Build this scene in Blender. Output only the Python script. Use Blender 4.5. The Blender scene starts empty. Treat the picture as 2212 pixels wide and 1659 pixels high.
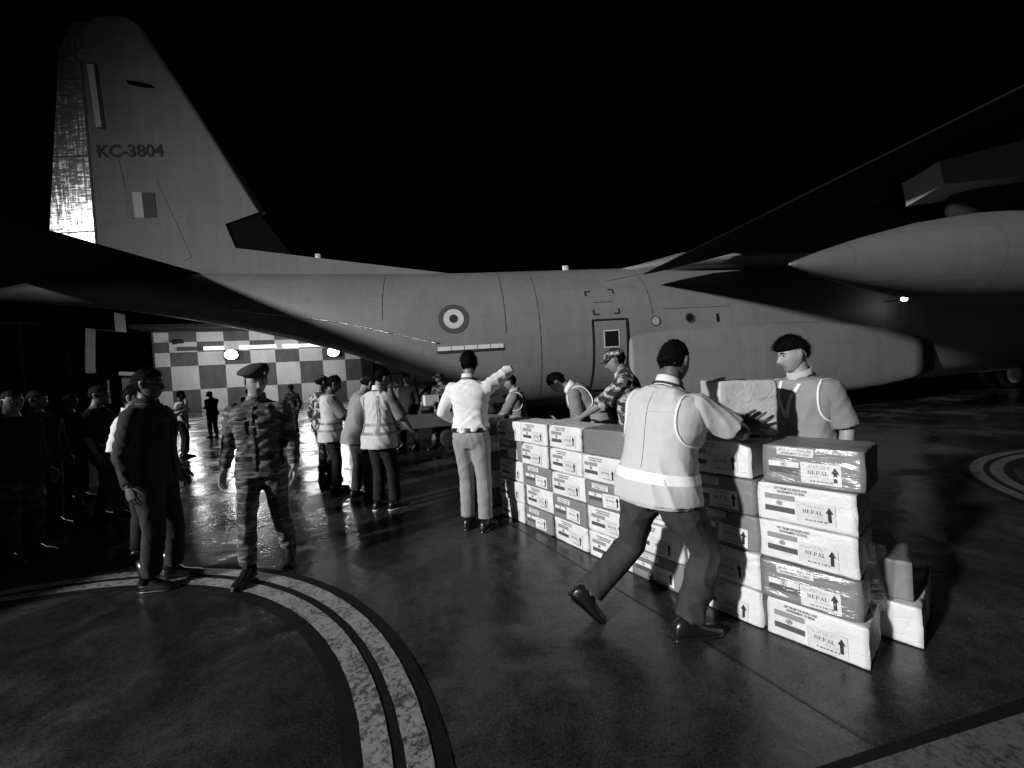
import bpy, bmesh, math, random
import numpy as np
from mathutils import Vector, Matrix
from mathutils.bvhtree import BVHTree
from mathutils.geometry import tessellate_polygon
random.seed(7)
R = math.radians
scene = bpy.context.scene
col = scene.collection

# ------------------------------------------------------------------ camera
cam_data = bpy.data.cameras.new('camera')
cam = bpy.data.objects.new('camera', cam_data)
col.objects.link(cam)
cam_data.sensor_width = 36.0
cam_data.lens = 36.0 * 850.0 / 2212.0
cam_data.clip_start = 0.05
cam_data.clip_end = 2000.0
cam.matrix_world = (Matrix.Translation((0, 0, 1.53)) @ Matrix.Rotation(math.pi / 2 - 15 / 850.0, 4, 'X')
                    @ Matrix.Rotation(-0.065, 4, 'Z'))
scene.camera = cam

# ------------------------------------------------------------------ night sky
world = bpy.data.worlds.new('World')
scene.world = world
world.use_nodes = True
wn = world.node_tree
wn.nodes.clear()
sky = wn.nodes.new('ShaderNodeTexSky')
sky.sky_type = 'NISHITA'
sky.sun_disc = False
sky.sun_elevation = R(-6)
sky.sun_rotation = R(200)
bw = wn.nodes.new('ShaderNodeRGBToBW')
bg = wn.nodes.new('ShaderNodeBackground')
bg.inputs['Strength'].default_value = 0.05
wo = wn.nodes.new('ShaderNodeOutputWorld')
wn.links.new(sky.outputs[0], bw.inputs[0])
wn.links.new(bw.outputs[0], bg.inputs['Color'])
wn.links.new(bg.outputs[0], wo.inputs['Surface'])

# ------------------------------------------------------------------ apron floodlight on its mast behind the photographer
def aim(o, target):
    d = Vector(target) - o.location
    o.rotation_euler = d.to_track_quat('-Z', 'Y').to_euler()

def spot(name, loc, target, power, size, blend, radius):
    l = bpy.data.lights.new(name, 'SPOT')
    l.energy = power
    l.spot_size = R(size)
    l.spot_blend = blend
    l.shadow_soft_size = radius
    l.color = (1, 1, 1)
    o = bpy.data.objects.new(name, l)
    col.objects.link(o)
    o.location = loc
    aim(o, target)
    return o

spot('apron_floodlight', (-43.1, -27.0, 19.0), (4.2, 4.0, 0.6), 160000, 35, 1.0, 1.3)

vs = scene.view_settings
vs.view_transform = 'Standard'
vs.look = 'None'
vs.exposure = 0.0
vs.gamma = 1.0
vs.use_curve_mapping = False
scene.cycles.use_denoising = True
scene.cycles.max_bounces = 6
scene.cycles.sample_clamp_indirect = 4.0

# ------------------------------------------------------------------ helpers
tmp_scene = bpy.data.scenes.new('scratch')

def evaluated_mesh(obj):
    tmp_scene.collection.objects.link(obj)
    vl = tmp_scene.view_layers[0]
    vl.update()
    dg = vl.depsgraph
    me = bpy.data.meshes.new_from_object(obj.evaluated_get(dg), depsgraph=dg)
    tmp_scene.collection.objects.unlink(obj)
    return me

class MB:
    """collects vertices, faces and material indices for one mesh"""
    def __init__(self):
        self.v, self.f, self.m = [], [], []
    def add(self, verts, faces, mi=0):
        b = len(self.v)
        self.v.extend([tuple(map(float, p)) for p in verts])
        self.f.extend([tuple(b + i for i in f) for f in faces])
        self.m.extend([mi] * len(faces))
    def loft(self, rings, mi=0, cap0=True, cap1=True, closed=True):
        n = len(rings[0])
        vs_, fs = [], []
        for r in rings:
            vs_.extend([tuple(p) for p in r])
        for i in range(len(rings) - 1):
            for j in range(n if closed else n - 1):
                k = (j + 1) % n
                fs.append((i * n + j, i * n + k, (i + 1) * n + k, (i + 1) * n + j))
        if cap0:
            vs_.append(tuple(np.mean(np.array([tuple(p) for p in rings[0]]), axis=0)))
            c = len(vs_) - 1
            fs.extend([(c, (j + 1) % n, j) for j in range(n)])
        if cap1:
            vs_.append(tuple(np.mean(np.array([tuple(p) for p in rings[-1]]), axis=0)))
            c = len(vs_) - 1
            b = (len(rings) - 1) * n
            fs.extend([(c, b + j, b + (j + 1) % n) for j in range(n)])
        self.add(vs_, fs, mi)
    def tube(self, pts, rad, n=12, mi=0, cap=True, roundcap=False):
        pts = [Vector(p) for p in pts]
        if not hasattr(rad, '__len__'):
            rad = [rad] * len(pts)
        rad = list(rad)
        if roundcap:
            d0 = (pts[0] - pts[1]).normalized(); d1 = (pts[-1] - pts[-2]).normalized()
            a = [pts[0] + d0 * rad[0] * .92, pts[0] + d0 * rad[0] * .6]
            b = [pts[-1] + d1 * rad[-1] * .6, pts[-1] + d1 * rad[-1] * .92]
            rad = [rad[0] * .35, rad[0] * .8] + rad + [rad[-1] * .8, rad[-1] * .35]
            pts = a + pts + b
        t0 = (pts[1] - pts[0]).normalized()
        u = t0.orthogonal().normalized()
        rings = []
        for i, p in enumerate(pts):
            if i == 0: t = pts[1] - pts[0]
            elif i == len(pts) - 1: t = pts[-1] - pts[-2]
            else: t = pts[i + 1] - pts[i - 1]
            t = t.normalized()
            u = (u - t * u.dot(t))
            if u.length < 1e-6: u = t.orthogonal()
            u.normalize()
            w = t.cross(u)
            r = rad[i]
            rings.append([p + (u * math.cos(2 * math.pi * j / n) + w * math.sin(2 * math.pi * j / n)) * r for j in range(n)])
        self.loft(rings, mi, cap, cap)
    def box(self, c, d, mi=0, M=None):
        x, y, z = c; a, b, h = d[0] / 2, d[1] / 2, d[2] / 2
        vv = [(x + i * a, y + j * b, z + k * h) for i in (-1, 1) for j in (-1, 1) for k in (-1, 1)]
        if M is not None: vv = [M @ Vector(p) for p in vv]
        self.add(vv, [(0, 1, 3, 2), (4, 6, 7, 5), (0, 4, 5, 1), (2, 3, 7, 6), (0, 2, 6, 4), (1, 5, 7, 3)], mi)
    def ellipsoid(self, c, r, M=None, nu=16, nv=10, mi=0):
        rings = []
        for i in range(1, nv):
            a = math.pi * i / nv
            rg = []
            for j in range(nu):
                b = 2 * math.pi * j / nu
                p = Vector((r[0] * math.sin(a) * math.cos(b), r[1] * math.sin(a) * math.sin(b), -r[2] * math.cos(a)))
                if M is not None: p = M @ p
                rg.append(Vector(c) + p)
            rings.append(rg)
        self.loft(rings, mi)
    def prism(self, poly, y0, y1, mi=0):
        """polygon in x,z extruded along y"""
        n = len(poly)
        vv = [(p[0], y0, p[1]) for p in poly] + [(p[0], y1, p[1]) for p in poly]
        fs = [tuple(range(n - 1, -1, -1)), tuple(range(n, 2 * n))]
        fs += [(i, (i + 1) % n, n + (i + 1) % n, n + i) for i in range(n)]
        self.add(vv, fs, mi)
    def mesh(self, name, mats, smooth=False, recalc=True):
        me = bpy.data.meshes.new(name)
        me.from_pydata(self.v, [], self.f)
        for m in mats: me.materials.append(m)
        me.polygons.foreach_set('material_index', self.m)
        if recalc:
            bm = bmesh.new(); bm.from_mesh(me)
            bmesh.ops.recalc_face_normals(bm, faces=bm.faces)
            bm.to_mesh(me); bm.free()
        if smooth:
            me.polygons.foreach_set('use_smooth', [True] * len(me.polygons))
        me.update()
        return me

def link(name, me, parent=None, loc=None, rotz=None):
    o = bpy.data.objects.new(name, me)
    col.objects.link(o)
    if parent is not None: o.parent = parent
    if loc is not None: o.location = loc
    if rotz is not None: o.rotation_euler = (0, 0, rotz)
    return o

def build(name, mb, mats, parent=None, smooth=False, loc=None, rotz=None, angle=None, recalc=True):
    if not isinstance(mats, (list, tuple)): mats = [mats]
    me = mb.mesh(name, mats, smooth or angle is not None, recalc)
    if angle is not None:
        me.set_sharp_from_angle(angle=R(angle))
    return link(name, me, parent, loc, rotz)

def thing(name, label, cat, loc=(0, 0, 0), rotz=0, group=None):
    o = link(name, None, None, loc, rotz)
    o['label'] = label; o['category'] = cat
    if group: o['group'] = group
    return o

def tag(o, label, cat, group=None):
    o['label'] = label; o['category'] = cat
    if group: o['group'] = group
    return o

def struct(o):
    o['kind'] = 'structure'
    return o

def remesh(mb, voxel, iters=4, factor=0.5):
    me = mb.mesh('scratch', [])
    o = bpy.data.objects.new('scratch', me)
    m = o.modifiers.new('r', 'REMESH'); m.mode = 'VOXEL'; m.voxel_size = voxel
    if iters:
        s = o.modifiers.new('s', 'SMOOTH'); s.factor = factor; s.iterations = iters
    out = evaluated_mesh(o)
    bpy.data.objects.remove(o)
    bpy.data.meshes.remove(me)
    return out

def verts_of(me):
    a = np.empty(len(me.vertices) * 3); me.vertices.foreach_get('co', a)
    return a.reshape(-1, 3)

def normals_of(me):
    a = np.empty(len(me.vertices) * 3); me.vertices.foreach_get('normal', a)
    return a.reshape(-1, 3)

def set_verts(me, v):
    me.vertices.foreach_set('co', v.reshape(-1)); me.update()

def waves(p, seed, freq, octaves=4, lac=1.7, warp=1.2):
    rng = np.random.RandomState(seed)
    out = np.zeros(len(p)); amp = 1.0; f = 1.0
    for i in range(octaves):
        d = rng.normal(size=3); d /= np.linalg.norm(d)
        e = rng.normal(size=3); e /= np.linalg.norm(e)
        q = p * freq * f
        out += amp * np.sin(q @ d * 6.28 + warp * np.sin(q @ e * 4.0 + rng.rand() * 6) + rng.rand() * 6)
        amp *= 0.6; f *= lac
    return out / 2.0

def wrinkle(me, amp, freq, seed, mask=None):
    v = verts_of(me); n = normals_of(me)
    f = np.asarray(freq, float)
    w = waves(v, seed, f, 4)
    w = np.sign(w) * np.abs(w) ** 0.8
    if mask is not None: w = w * mask(v)
    set_verts(me, v + n * (w * amp)[:, None])

# ------------------------------------------------------------------ materials (everything in the picture is grey)
def mat(name, val, rough=0.6, spec=0.4, var=0.0, vscale=3.0, bump=0.0, bscale=40.0, metal=0.0, emit=None, coat=0.0,
        vstretch=(1, 1, 1), bdist=0.02, bstretch=(1, 1, 1), rvar=0.0):
    m = bpy.data.materials.new(name)
    m.use_nodes = True
    nt = m.node_tree
    b = nt.nodes['Principled BSDF']
    b.inputs['Base Color'].default_value = (val, val, val, 1)
    b.inputs['Roughness'].default_value = rough
    b.inputs['Specular IOR Level'].default_value = spec
    b.inputs['Metallic'].default_value = metal
    b.inputs['Coat Weight'].default_value = coat
    tc = nt.nodes.new('ShaderNodeTexCoord')
    if var > 0 or rvar > 0:
        mp = nt.nodes.new('ShaderNodeMapping'); mp.inputs['Scale'].default_value = vstretch
        nt.links.new(tc.outputs['Object'], mp.inputs[0])
        nz = nt.nodes.new('ShaderNodeTexNoise'); nz.inputs['Scale'].default_value = vscale
        nz.inputs['Detail'].default_value = 6; nz.inputs['Roughness'].default_value = 0.6
        nt.links.new(mp.outputs[0], nz.inputs['Vector'])
        if var > 0:
            mr = nt.nodes.new('ShaderNodeMapRange')
            mr.inputs['From Min'].default_value = 0.3; mr.inputs['From Max'].default_value = 0.7
            mr.inputs['To Min'].default_value = val * (1 - var); mr.inputs['To Max'].default_value = val * (1 + var)
            nt.links.new(nz.outputs['Fac'], mr.inputs['Value'])
            nt.links.new(mr.outputs[0], b.inputs['Base Color'])
        if rvar > 0:
            mr2 = nt.nodes.new('ShaderNodeMapRange')
            mr2.inputs['From Min'].default_value = 0.35; mr2.inputs['From Max'].default_value = 0.65
            mr2.inputs['To Min'].default_value = max(.05, rough - rvar); mr2.inputs['To Max'].default_value = min(1, rough + rvar)
            nt.links.new(nz.outputs['Fac'], mr2.inputs['Value'])
            nt.links.new(mr2.outputs[0], b.inputs['Roughness'])
    if bump > 0:
        mp2 = nt.nodes.new('ShaderNodeMapping'); mp2.inputs['Scale'].default_value = bstretch
        nt.links.new(tc.outputs['Object'], mp2.inputs[0])
        nb = nt.nodes.new('ShaderNodeTexNoise'); nb.inputs['Scale'].default_value = bscale; nb.inputs['Detail'].default_value = 4
        nt.links.new(mp2.outputs[0], nb.inputs['Vector'])
        bp = nt.nodes.new('ShaderNodeBump'); bp.inputs['Strength'].default_value = bump; bp.inputs['Distance'].default_value = bdist
        nt.links.new(nb.outputs['Fac'], bp.inputs['Height'])
        nt.links.new(bp.outputs[0], b.inputs['Normal'])
    if emit:
        b.inputs['Emission Color'].default_value = (1, 1, 1, 1)
        b.inputs['Emission Strength'].default_value = emit
    return m

def camo(name, dark, mid, light, scale, stretch, thr=(0.46, 0.56)):
    m = bpy.data.materials.new(name); m.use_nodes = True
    nt = m.node_tree; b = nt.nodes['Principled BSDF']
    b.inputs['Roughness'].default_value = 0.85; b.inputs['Specular IOR Level'].default_value = 0.2
    tc = nt.nodes.new('ShaderNodeTexCoord')
    mp = nt.nodes.new('ShaderNodeMapping'); mp.inputs['Scale'].default_value = stretch
    nz = nt.nodes.new('ShaderNodeTexNoise'); nz.inputs['Scale'].default_value = scale
    nz.inputs['Detail'].default_value = 2.5; nz.inputs['Distortion'].default_value = 0.6
    cr = nt.nodes.new('ShaderNodeValToRGB'); cr.color_ramp.interpolation = 'LINEAR'
    e = cr.color_ramp.elements
    e[0].position = 0; e[0].color = (dark, dark, dark, 1)
    e[1].position = thr[0]; e[1].color = (dark, dark, dark, 1)
    for pos, c in ((thr[0] + .015, mid), (thr[1], mid), (thr[1] + .015, light), (1, light)):
        k = cr.color_ramp.elements.new(pos); k.color = (c, c, c, 1)
    nt.links.new(tc.outputs['Object'], mp.inputs[0]); nt.links.new(mp.outputs[0], nz.inputs['Vector'])
    nt.links.new(nz.outputs['Fac'], cr.inputs[0]); nt.links.new(cr.outputs[0], b.inputs['Base Color'])
    return m

M = {}
M['skin'] = mat('skin', 0.20, 0.5, 0.4, var=0.12, vscale=14, bump=0.15, bscale=90, bdist=0.004)
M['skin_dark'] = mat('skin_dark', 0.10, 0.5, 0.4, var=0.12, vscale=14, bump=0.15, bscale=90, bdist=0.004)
M['skin_light'] = mat('skin_light', 0.27, 0.5, 0.4, var=0.1, vscale=14, bump=0.15, bscale=90, bdist=0.004)
M['lip'] = mat('lip', 0.15, 0.45)
M['eye_white'] = mat('eye_white', 0.30, 0.3)
M['iris'] = mat('iris', 0.01, 0.15)
M['hair'] = mat('hair', 0.004, 0.65, 0.06, var=0.4, vscale=60, bump=0.8, bscale=140, bdist=0.01, bstretch=(1, 1, .35))
M['white_cloth'] = mat('white_cloth', 0.74, 0.85, 0.15, var=0.05, vscale=6, bump=0.25, bscale=26, bdist=0.012)
M['vest_white'] = mat('vest_white', 0.54, 0.75, 0.2, var=0.05, vscale=5, bump=0.25, bscale=22, bdist=0.012)
M['vest_grey'] = mat('vest_grey', 0.27, 0.75, 0.2, var=0.1, vscale=5, bump=0.25, bscale=22, bdist=0.012)
M['reflective'] = mat('reflective', 0.92, 0.35, 0.6, metal=0.0, var=0.1, vscale=12)
M['band_dark'] = mat('band_dark', 0.22, 0.5, 0.4, var=0.1)
M['piping'] = mat('piping', 0.85, 0.6, 0.3)
M['shirt_light'] = mat('shirt_light', 0.46, 0.85, 0.15, var=0.12, vscale=9, bump=0.2, bscale=30, bdist=0.01)
M['shirt_mid'] = mat('shirt_mid', 0.20, 0.85, 0.15, var=0.12, vscale=9, bump=0.2, bscale=30, bdist=0.01)
M['trouser_light'] = mat('trouser_light', 0.27, 0.85, 0.15, var=0.1, vscale=5, bump=0.2, bscale=18, bdist=0.012)
M['trouser_dark'] = mat('trouser_dark', 0.045, 0.85, 0.15, var=0.2, vscale=5, bump=0.2, bscale=18, bdist=0.012)
M['trouser_black'] = mat('trouser_black', 0.015, 0.8, 0.2, var=0.2, vscale=5)
M['suit_dark'] = mat('suit_dark', 0.035, 0.85, 0.15, var=0.2, vscale=5, bump=0.2, bscale=18, bdist=0.012)
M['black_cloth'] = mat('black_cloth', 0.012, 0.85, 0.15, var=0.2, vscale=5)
M['leather'] = mat('leather', 0.012, 0.28, 0.5, bump=0.1, bscale=60, bdist=0.004)
M['sole_white'] = mat('sole_white', 0.6, 0.6)
M['lanyard'] = mat('lanyard', 0.03, 0.7)
M['beret'] = mat('beret', 0.05, 0.95, 0.1, bump=0.3, bscale=120, bdist=0.004)
M['camo_fine'] = camo('camo_fine', 0.045, 0.10, 0.20, 16, (0.55, 0.55, 2.1), (0.47, 0.58))
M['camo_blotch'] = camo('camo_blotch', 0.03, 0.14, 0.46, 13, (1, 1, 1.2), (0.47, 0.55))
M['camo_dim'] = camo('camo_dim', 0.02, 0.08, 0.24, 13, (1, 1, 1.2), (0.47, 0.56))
M['camo_shade'] = camo('camo_shade', 0.012, 0.025, 0.055, 13, (1, 1, 1.2), (0.47, 0.56))  # shaded copy of the camouflage, the crowd's darkness put into its colour
M['badge'] = mat('badge', 0.7, 0.35, 0.5, metal=0.6)
M['paper'] = mat('paper', 0.72, 0.8, 0.2, var=0.05, vscale=9)

# ------------------------------------------------------------------ the wet apron
def apron_material():
    m = bpy.data.materials.new('wet_apron'); m.use_nodes = True
    nt = m.node_tree; N = nt.nodes; L = nt.links
    b = N['Principled BSDF']
    tc = N.new('ShaderNodeTexCoord')
    def noise(scale, detail=5, rough=.6, dist=0.0):
        n = N.new('ShaderNodeTexNoise'); n.inputs['Scale'].default_value = scale
        n.inputs['Detail'].default_value = detail; n.inputs['Roughness'].default_value = rough
        n.inputs['Distortion'].default_value = dist
        L.new(tc.outputs['Object'], n.inputs['Vector']); return n
    def rng(src, a, c, lo, hi):
        r = N.new('ShaderNodeMapRange'); r.inputs['From Min'].default_value = a; r.inputs['From Max'].default_value = c
        r.inputs['To Min'].default_value = lo; r.inputs['To Max'].default_value = hi
        L.new(src, r.inputs['Value']); return r
    big = noise(0.55, 6, .62, .5)          # wet and drier patches
    grain = noise(85, 4, .75)
    fine = noise(9, 7, .72, .3)
    col1 = rng(big.outputs['Fac'], .35, .65, .026, .058)
    col2 = rng(grain.outputs['Fac'], .35, .68, .35, 1.75)
    col3 = rng(fine.outputs['Fac'], .32, .68, .6, 1.4)
    mu = N.new('ShaderNodeMath'); mu.operation = 'MULTIPLY'
    mu2 = N.new('ShaderNodeMath'); mu2.operation = 'MULTIPLY'
    L.new(col1.outputs[0], mu.inputs[0]); L.new(col2.outputs[0], mu.inputs[1])
    L.new(mu.outputs[0], mu2.inputs[0]); L.new(col3.outputs[0], mu2.inputs[1])
    pud = noise(1.1, 7, .6, .8)
    pm = rng(pud.outputs['Fac'], .45, .60, 0, 1)               # 1 where the film of water is thin
    wetc = rng(pm.outputs[0], 0, 1, .55, 1.08)
    mu3 = N.new('ShaderNodeMath'); mu3.operation = 'MULTIPLY'
    L.new(mu2.outputs[0], mu3.inputs[0]); L.new(wetc.outputs[0], mu3.inputs[1]); L.new(mu3.outputs[0], b.inputs['Base Color'])
    ad = N.new('ShaderNodeMath'); ad.operation = 'MULTIPLY_ADD'; ad.inputs[1].default_value = .35
    L.new(fine.outputs['Fac'], ad.inputs[0]); L.new(big.outputs['Fac'], ad.inputs[2])
    ro = rng(ad.outputs[0], .50, .92, .20, .50)
    wr_ = rng(pm.outputs[0], 0, 1, .30, 1.05)
    mu4 = N.new('ShaderNodeMath'); mu4.operation = 'MULTIPLY'
    L.new(ro.outputs[0], mu4.inputs[0]); L.new(wr_.outputs[0], mu4.inputs[1]); L.new(mu4.outputs[0], b.inputs['Roughness'])
    b.inputs['Specular IOR Level'].default_value = 0.42
    rip = noise(7.0, 3, .5, .4)
    mx = N.new('ShaderNodeMath'); mx.operation = 'MULTIPLY_ADD'
    g2 = rng(grain.outputs['Fac'], 0, 1, 0, .16)
    mx.inputs[1].default_value = .8
    L.new(rip.outputs['Fac'], mx.inputs[0]); L.new(g2.outputs[0], mx.inputs[2])
    bp = N.new('ShaderNodeBump'); bp.inputs['Strength'].default_value = 0.4; bp.inputs['Distance'].default_value = 0.014
    L.new(mx.outputs[0], bp.inputs['Height']); L.new(bp.outputs[0], b.inputs['Normal'])
    return m
M['apron'] = apron_material()
def sheet(name, x0, x1, y0, y1, z, m, nx=1, ny=1):
    mb = MB()
    xs = np.linspace(x0, x1, nx + 1); ys = np.linspace(y0, y1, ny + 1)
    vv = [(x, y, z) for y in ys for x in xs]
    mb.add(vv, [(j * (nx + 1) + i, j * (nx + 1) + i + 1, (j + 1) * (nx + 1) + i + 1, (j + 1) * (nx + 1) + i) for j in range(ny) for i in range(nx)])
    return build(name, mb, m, recalc=False)
struct(sheet('ground', -700, 700, -300, 1200, 0.0, M['apron'], 4, 4))

def worn_paint(name, light, dark, thr, rough=.45):
    m = bpy.data.materials.new(name); m.use_nodes = True
    nt = m.node_tree; N = nt.nodes; L = nt.links; b = N['Principled BSDF']
    tc = N.new('ShaderNodeTexCoord')
    n1 = N.new('ShaderNodeTexNoise'); n1.inputs['Scale'].default_value = 34; n1.inputs['Detail'].default_value = 10; n1.inputs['Roughness'].default_value = .78
    n1.inputs['Distortion'].default_value = .4
    n2 = N.new('ShaderNodeTexNoise'); n2.inputs['Scale'].default_value = 5; n2.inputs['Detail'].default_value = 6
    L.new(tc.outputs['Object'], n1.inputs['Vector']); L.new(tc.outputs['Object'], n2.inputs['Vector'])
    cr = N.new('ShaderNodeValToRGB'); e = cr.color_ramp.elements
    e[0].position = thr - .035; e[0].color = (dark,) * 3 + (1,)
    e[1].position = thr + .03; e[1].color = (light,) * 3 + (1,)
    k = cr.color_ramp.elements.new(min(.98, thr + .2)); k.color = (light * 1.35,) * 3 + (1,)
    mm = N.new('ShaderNodeMath'); mm.operation = 'MULTIPLY_ADD'; mm.inputs[1].default_value = .25
    L.new(n2.outputs['Fac'], mm.inputs[0])
    m3 = N.new('ShaderNodeMath'); m3.operation = 'MULTIPLY'; m3.inputs[1].default_value = .85
    L.new(n1.outputs['Fac'], m3.inputs[0]); L.new(m3.outputs[0], mm.inputs[2])
    L.new(mm.outputs[0], cr.inputs[0]); L.new(cr.outputs[0], b.inputs['Base Color'])
    b.inputs['Roughness'].default_value = rough; b.inputs['Specular IOR Level'].default_value = .15 if rough > .7 else .45
    bp = N.new('ShaderNodeBump'); bp.inputs['Strength'].default_value = .35; bp.inputs['Distance'].default_value = .006
    L.new(n1.outputs['Fac'], bp.inputs['Height']); L.new(bp.outputs[0], b.inputs['Normal'])
    return m
M['line_paint'] = worn_paint('line_paint', .27, .05, .525)
M['line_black'] = worn_paint('line_black', .006, .014, .5, .8)
M['line_dull'] = worn_paint('line_dull', .10, .035, .5)

def ring_sector(name, c, r0, r1, a0, a1, z, m, n=120):
    mb = MB(); vv = []; fs = []
    for i in range(n + 1):
        a = R(a0 + (a1 - a0) * i / n)
        w = .0015 * math.sin(i * 1.7) + .001 * math.sin(i * 3.9 + 1)
        for r in (r0 + w, r1 + w * .7):
            vv.append((c[0] + r * math.cos(a), c[1] + r * math.sin(a), z))
    for i in range(n):
        fs.append((2 * i, 2 * i + 1, 2 * i + 3, 2 * i + 2))
    mb.add(vv, fs)
    return struct(build(name, mb, m, recalc=False))
ac = (-3.278, 0.432)
ring_sector('painted_arc_border', ac, 2.735, 3.15, -20, 150, .004, M['line_black'])
ring_sector('painted_arc_inner', ac, 2.815, 2.925, -20, 150, .008, M['line_paint'])
ring_sector('painted_arc_outer', ac, 2.975, 3.08, -20, 150, .008, M['line_paint'])
bc = (7.61, 2.765)
ring_sector('painted_bend_border', bc, 2.55, 2.98, 60, 190, .004, M['line_black'])
ring_sector('painted_bend_inner', bc, 2.63, 2.735, 60, 190, .008, M['line_dull'])
ring_sector('painted_bend_outer', bc, 2.79, 2.90, 60, 190, .008, M['line_dull'])
def strip(name, pts, z, m):
    mb = MB(); mb.add([(p[0], p[1], z) for p in pts], [tuple(range(len(pts)))])
    return struct(build(name, mb, m, recalc=False))
strip('painted_edge_border', [(.85, 1.40), (.99, 1.16), (3.5, 1.66), (3.5, 1.97)], .004, M['line_black'])
strip('painted_edge_line', [(1.05, 1.405), (1.14, 1.26), (3.5, 1.76), (3.5, 1.90)], .008, M['line_dull'])
strip('apron_line', [(10.4, 12.75), (12.6, 12.75), (12.6, 12.95), (10.4, 12.95)], .008, M['line_paint'])
strip('apron_line', [(12.0, 15.1), (13.6, 15.2), (13.6, 15.5), (12.0, 15.4)], .008, M['line_paint'])
M['sealant'] = mat('sealant', .008, .35)
for i, (a, b_) in enumerate((((1.50, 1.20), (.55, 2.9)), ((-9, 1.55), (-.9, .2)), ((-12, 8.4), (14, 8.2)), ((.55, 2.9), (-3.2, 9.6)))):
    d = Vector((b_[0] - a[0], b_[1] - a[1])).normalized(); q = Vector((-d.y, d.x)) * .007
    strip('joint_seal', [(a[0] - q.x, a[1] - q.y), (b_[0] - q.x, b_[1] - q.y), (b_[0] + q.x, b_[1] + q.y), (a[0] + q.x, a[1] + q.y)], .0025, M['sealant'])

# ------------------------------------------------------------------ the transport aircraft
YAW = R(7.5)
AO = Vector((-10.4, 10.5, 0))
plane_e = thing('cargo_aircraft', 'grey four engined military transport aircraft with tall fin numbered KC-3804', 'aircraft', AO, YAW)

def aircraft_paint(name, val, rough, panel=True):
    m = bpy.data.materials.new(name); m.use_nodes = True
    nt = m.node_tree; N = nt.nodes; L = nt.links; b = N['Principled BSDF']
    tc = N.new('ShaderNodeTexCoord')
    n1 = N.new('ShaderNodeTexNoise'); n1.inputs['Scale'].default_value = .7; n1.inputs['Detail'].default_value = 7
    mp = N.new('ShaderNodeMapping'); mp.inputs['Scale'].default_value = (3.0, 3.0, .35)
    n2 = N.new('ShaderNodeTexNoise'); n2.inputs['Scale'].default_value = 1.6; n2.inputs['Detail'].default_value = 6
    L.new(tc.outputs['Object'], n1.inputs['Vector']); L.new(tc.outputs['Object'], mp.inputs[0]); L.new(mp.outputs[0], n2.inputs['Vector'])
    ad = N.new('ShaderNodeMath'); ad.operation = 'ADD'
    L.new(n1.outputs['Fac'], ad.inputs[0]); L.new(n2.outputs['Fac'], ad.inputs[1])
    mr = N.new('ShaderNodeMapRange'); mr.inputs['From Min'].default_value = .7; mr.inputs['From Max'].default_value = 1.3
    mr.inputs['To Min'].default_value = val * .9; mr.inputs['To Max'].default_value = val * 1.1
    L.new(ad.outputs[0], mr.inputs['Value']); L.new(mr.outputs[0], b.inputs['Base Color'])
    b.inputs['Roughness'].default_value = rough
    b.inputs['Specular IOR Level'].default_value = .35 if val > .05 else .06
    n3 = N.new('ShaderNodeTexNoise'); n3.inputs['Scale'].default_value = 2.2; n3.inputs['Detail'].default_value = 3
    L.new(tc.outputs['Object'], n3.inputs['Vector'])
    sp = N.new('ShaderNodeSeparateXYZ'); cb = N.new('ShaderNodeCombineXYZ')
    L.new(tc.outputs['Object'], sp.inputs[0]); L.new(sp.outputs['X'], cb.inputs['X']); L.new(sp.outputs['Z'], cb.inputs['Y'])
    br = N.new('ShaderNodeTexBrick'); br.inputs['Scale'].default_value = 1.0; br.inputs['Brick Width'].default_value = 1.35; br.inputs['Row Height'].default_value = .62
    br.inputs['Mortar Size'].default_value = .010; br.inputs['Mortar Smooth'].default_value = .3
    br.inputs['Color1'].default_value = (1.03, 1.03, 1.03, 1); br.inputs['Color2'].default_value = (.97, .97, .97, 1); br.inputs['Mortar'].default_value = (.87, .87, .87, 1)
    L.new(cb.outputs[0], br.inputs['Vector'])
    mul = N.new('ShaderNodeMath'); mul.operation = 'MULTIPLY'
    L.new(br.outputs['Color'], mul.inputs[0]); L.new(mr.outputs[0], mul.inputs[1]); L.new(mul.outputs[0], b.inputs['Base Color'])
    hh = N.new('ShaderNodeMath'); hh.operation = 'MULTIPLY_ADD'; hh.inputs[1].default_value = -.25
    L.new(br.outputs['Fac'], hh.inputs[0]); L.new(n3.outputs['Fac'], hh.inputs[2])
    bp = N.new('ShaderNodeBump'); bp.inputs['Strength'].default_value = .15; bp.inputs['Distance'].default_value = .05
    L.new(hh.outputs[0], bp.inputs['Height']); L.new(bp.outputs[0], b.inputs['Normal'])
    return m
M['paint'] = aircraft_paint('aircraft_grey', .22, .55)
M['paint_pale'] = aircraft_paint('aircraft_pale', .215, .55)
M['paint_shaded'] = aircraft_paint('aircraft_shaded', .02, .75)  # aircraft grey darkened: shade under wing and tail put into the colour
M['paint_tank'] = aircraft_paint('tank_grey', .115, .6)
M['flap_shaded'] = aircraft_paint('flap_shaded', .008, .8)  # shade on the flaps painted in as a near-black colour
M['black'] = mat('aircraft_black', .004, .8, .08)
M['stencil'] = mat('stencil', .012, .6)
M['roundel_grey'] = mat('roundel_grey', .075, .6)
M['flag_left'] = mat('flag_left', .19, .6)
M['roundel_white'] = mat('roundel_white', .62, .6)
M['roundel_core'] = mat('roundel_core', .03, .6)
M['panel_line'] = mat('panel_line', .10, .6)
M['strip_light'] = mat('strip_light', .75, .35)
M['glass_dark'] = mat('glass_dark', .015, .08, .6)
M['glass_lit'] = mat('glass_lit', .42, .15, .6)
M['metal'] = mat('bare_metal', .35, .35, metal=.8, var=.2)
M['tyre'] = mat('tyre', .012, .7)
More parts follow.
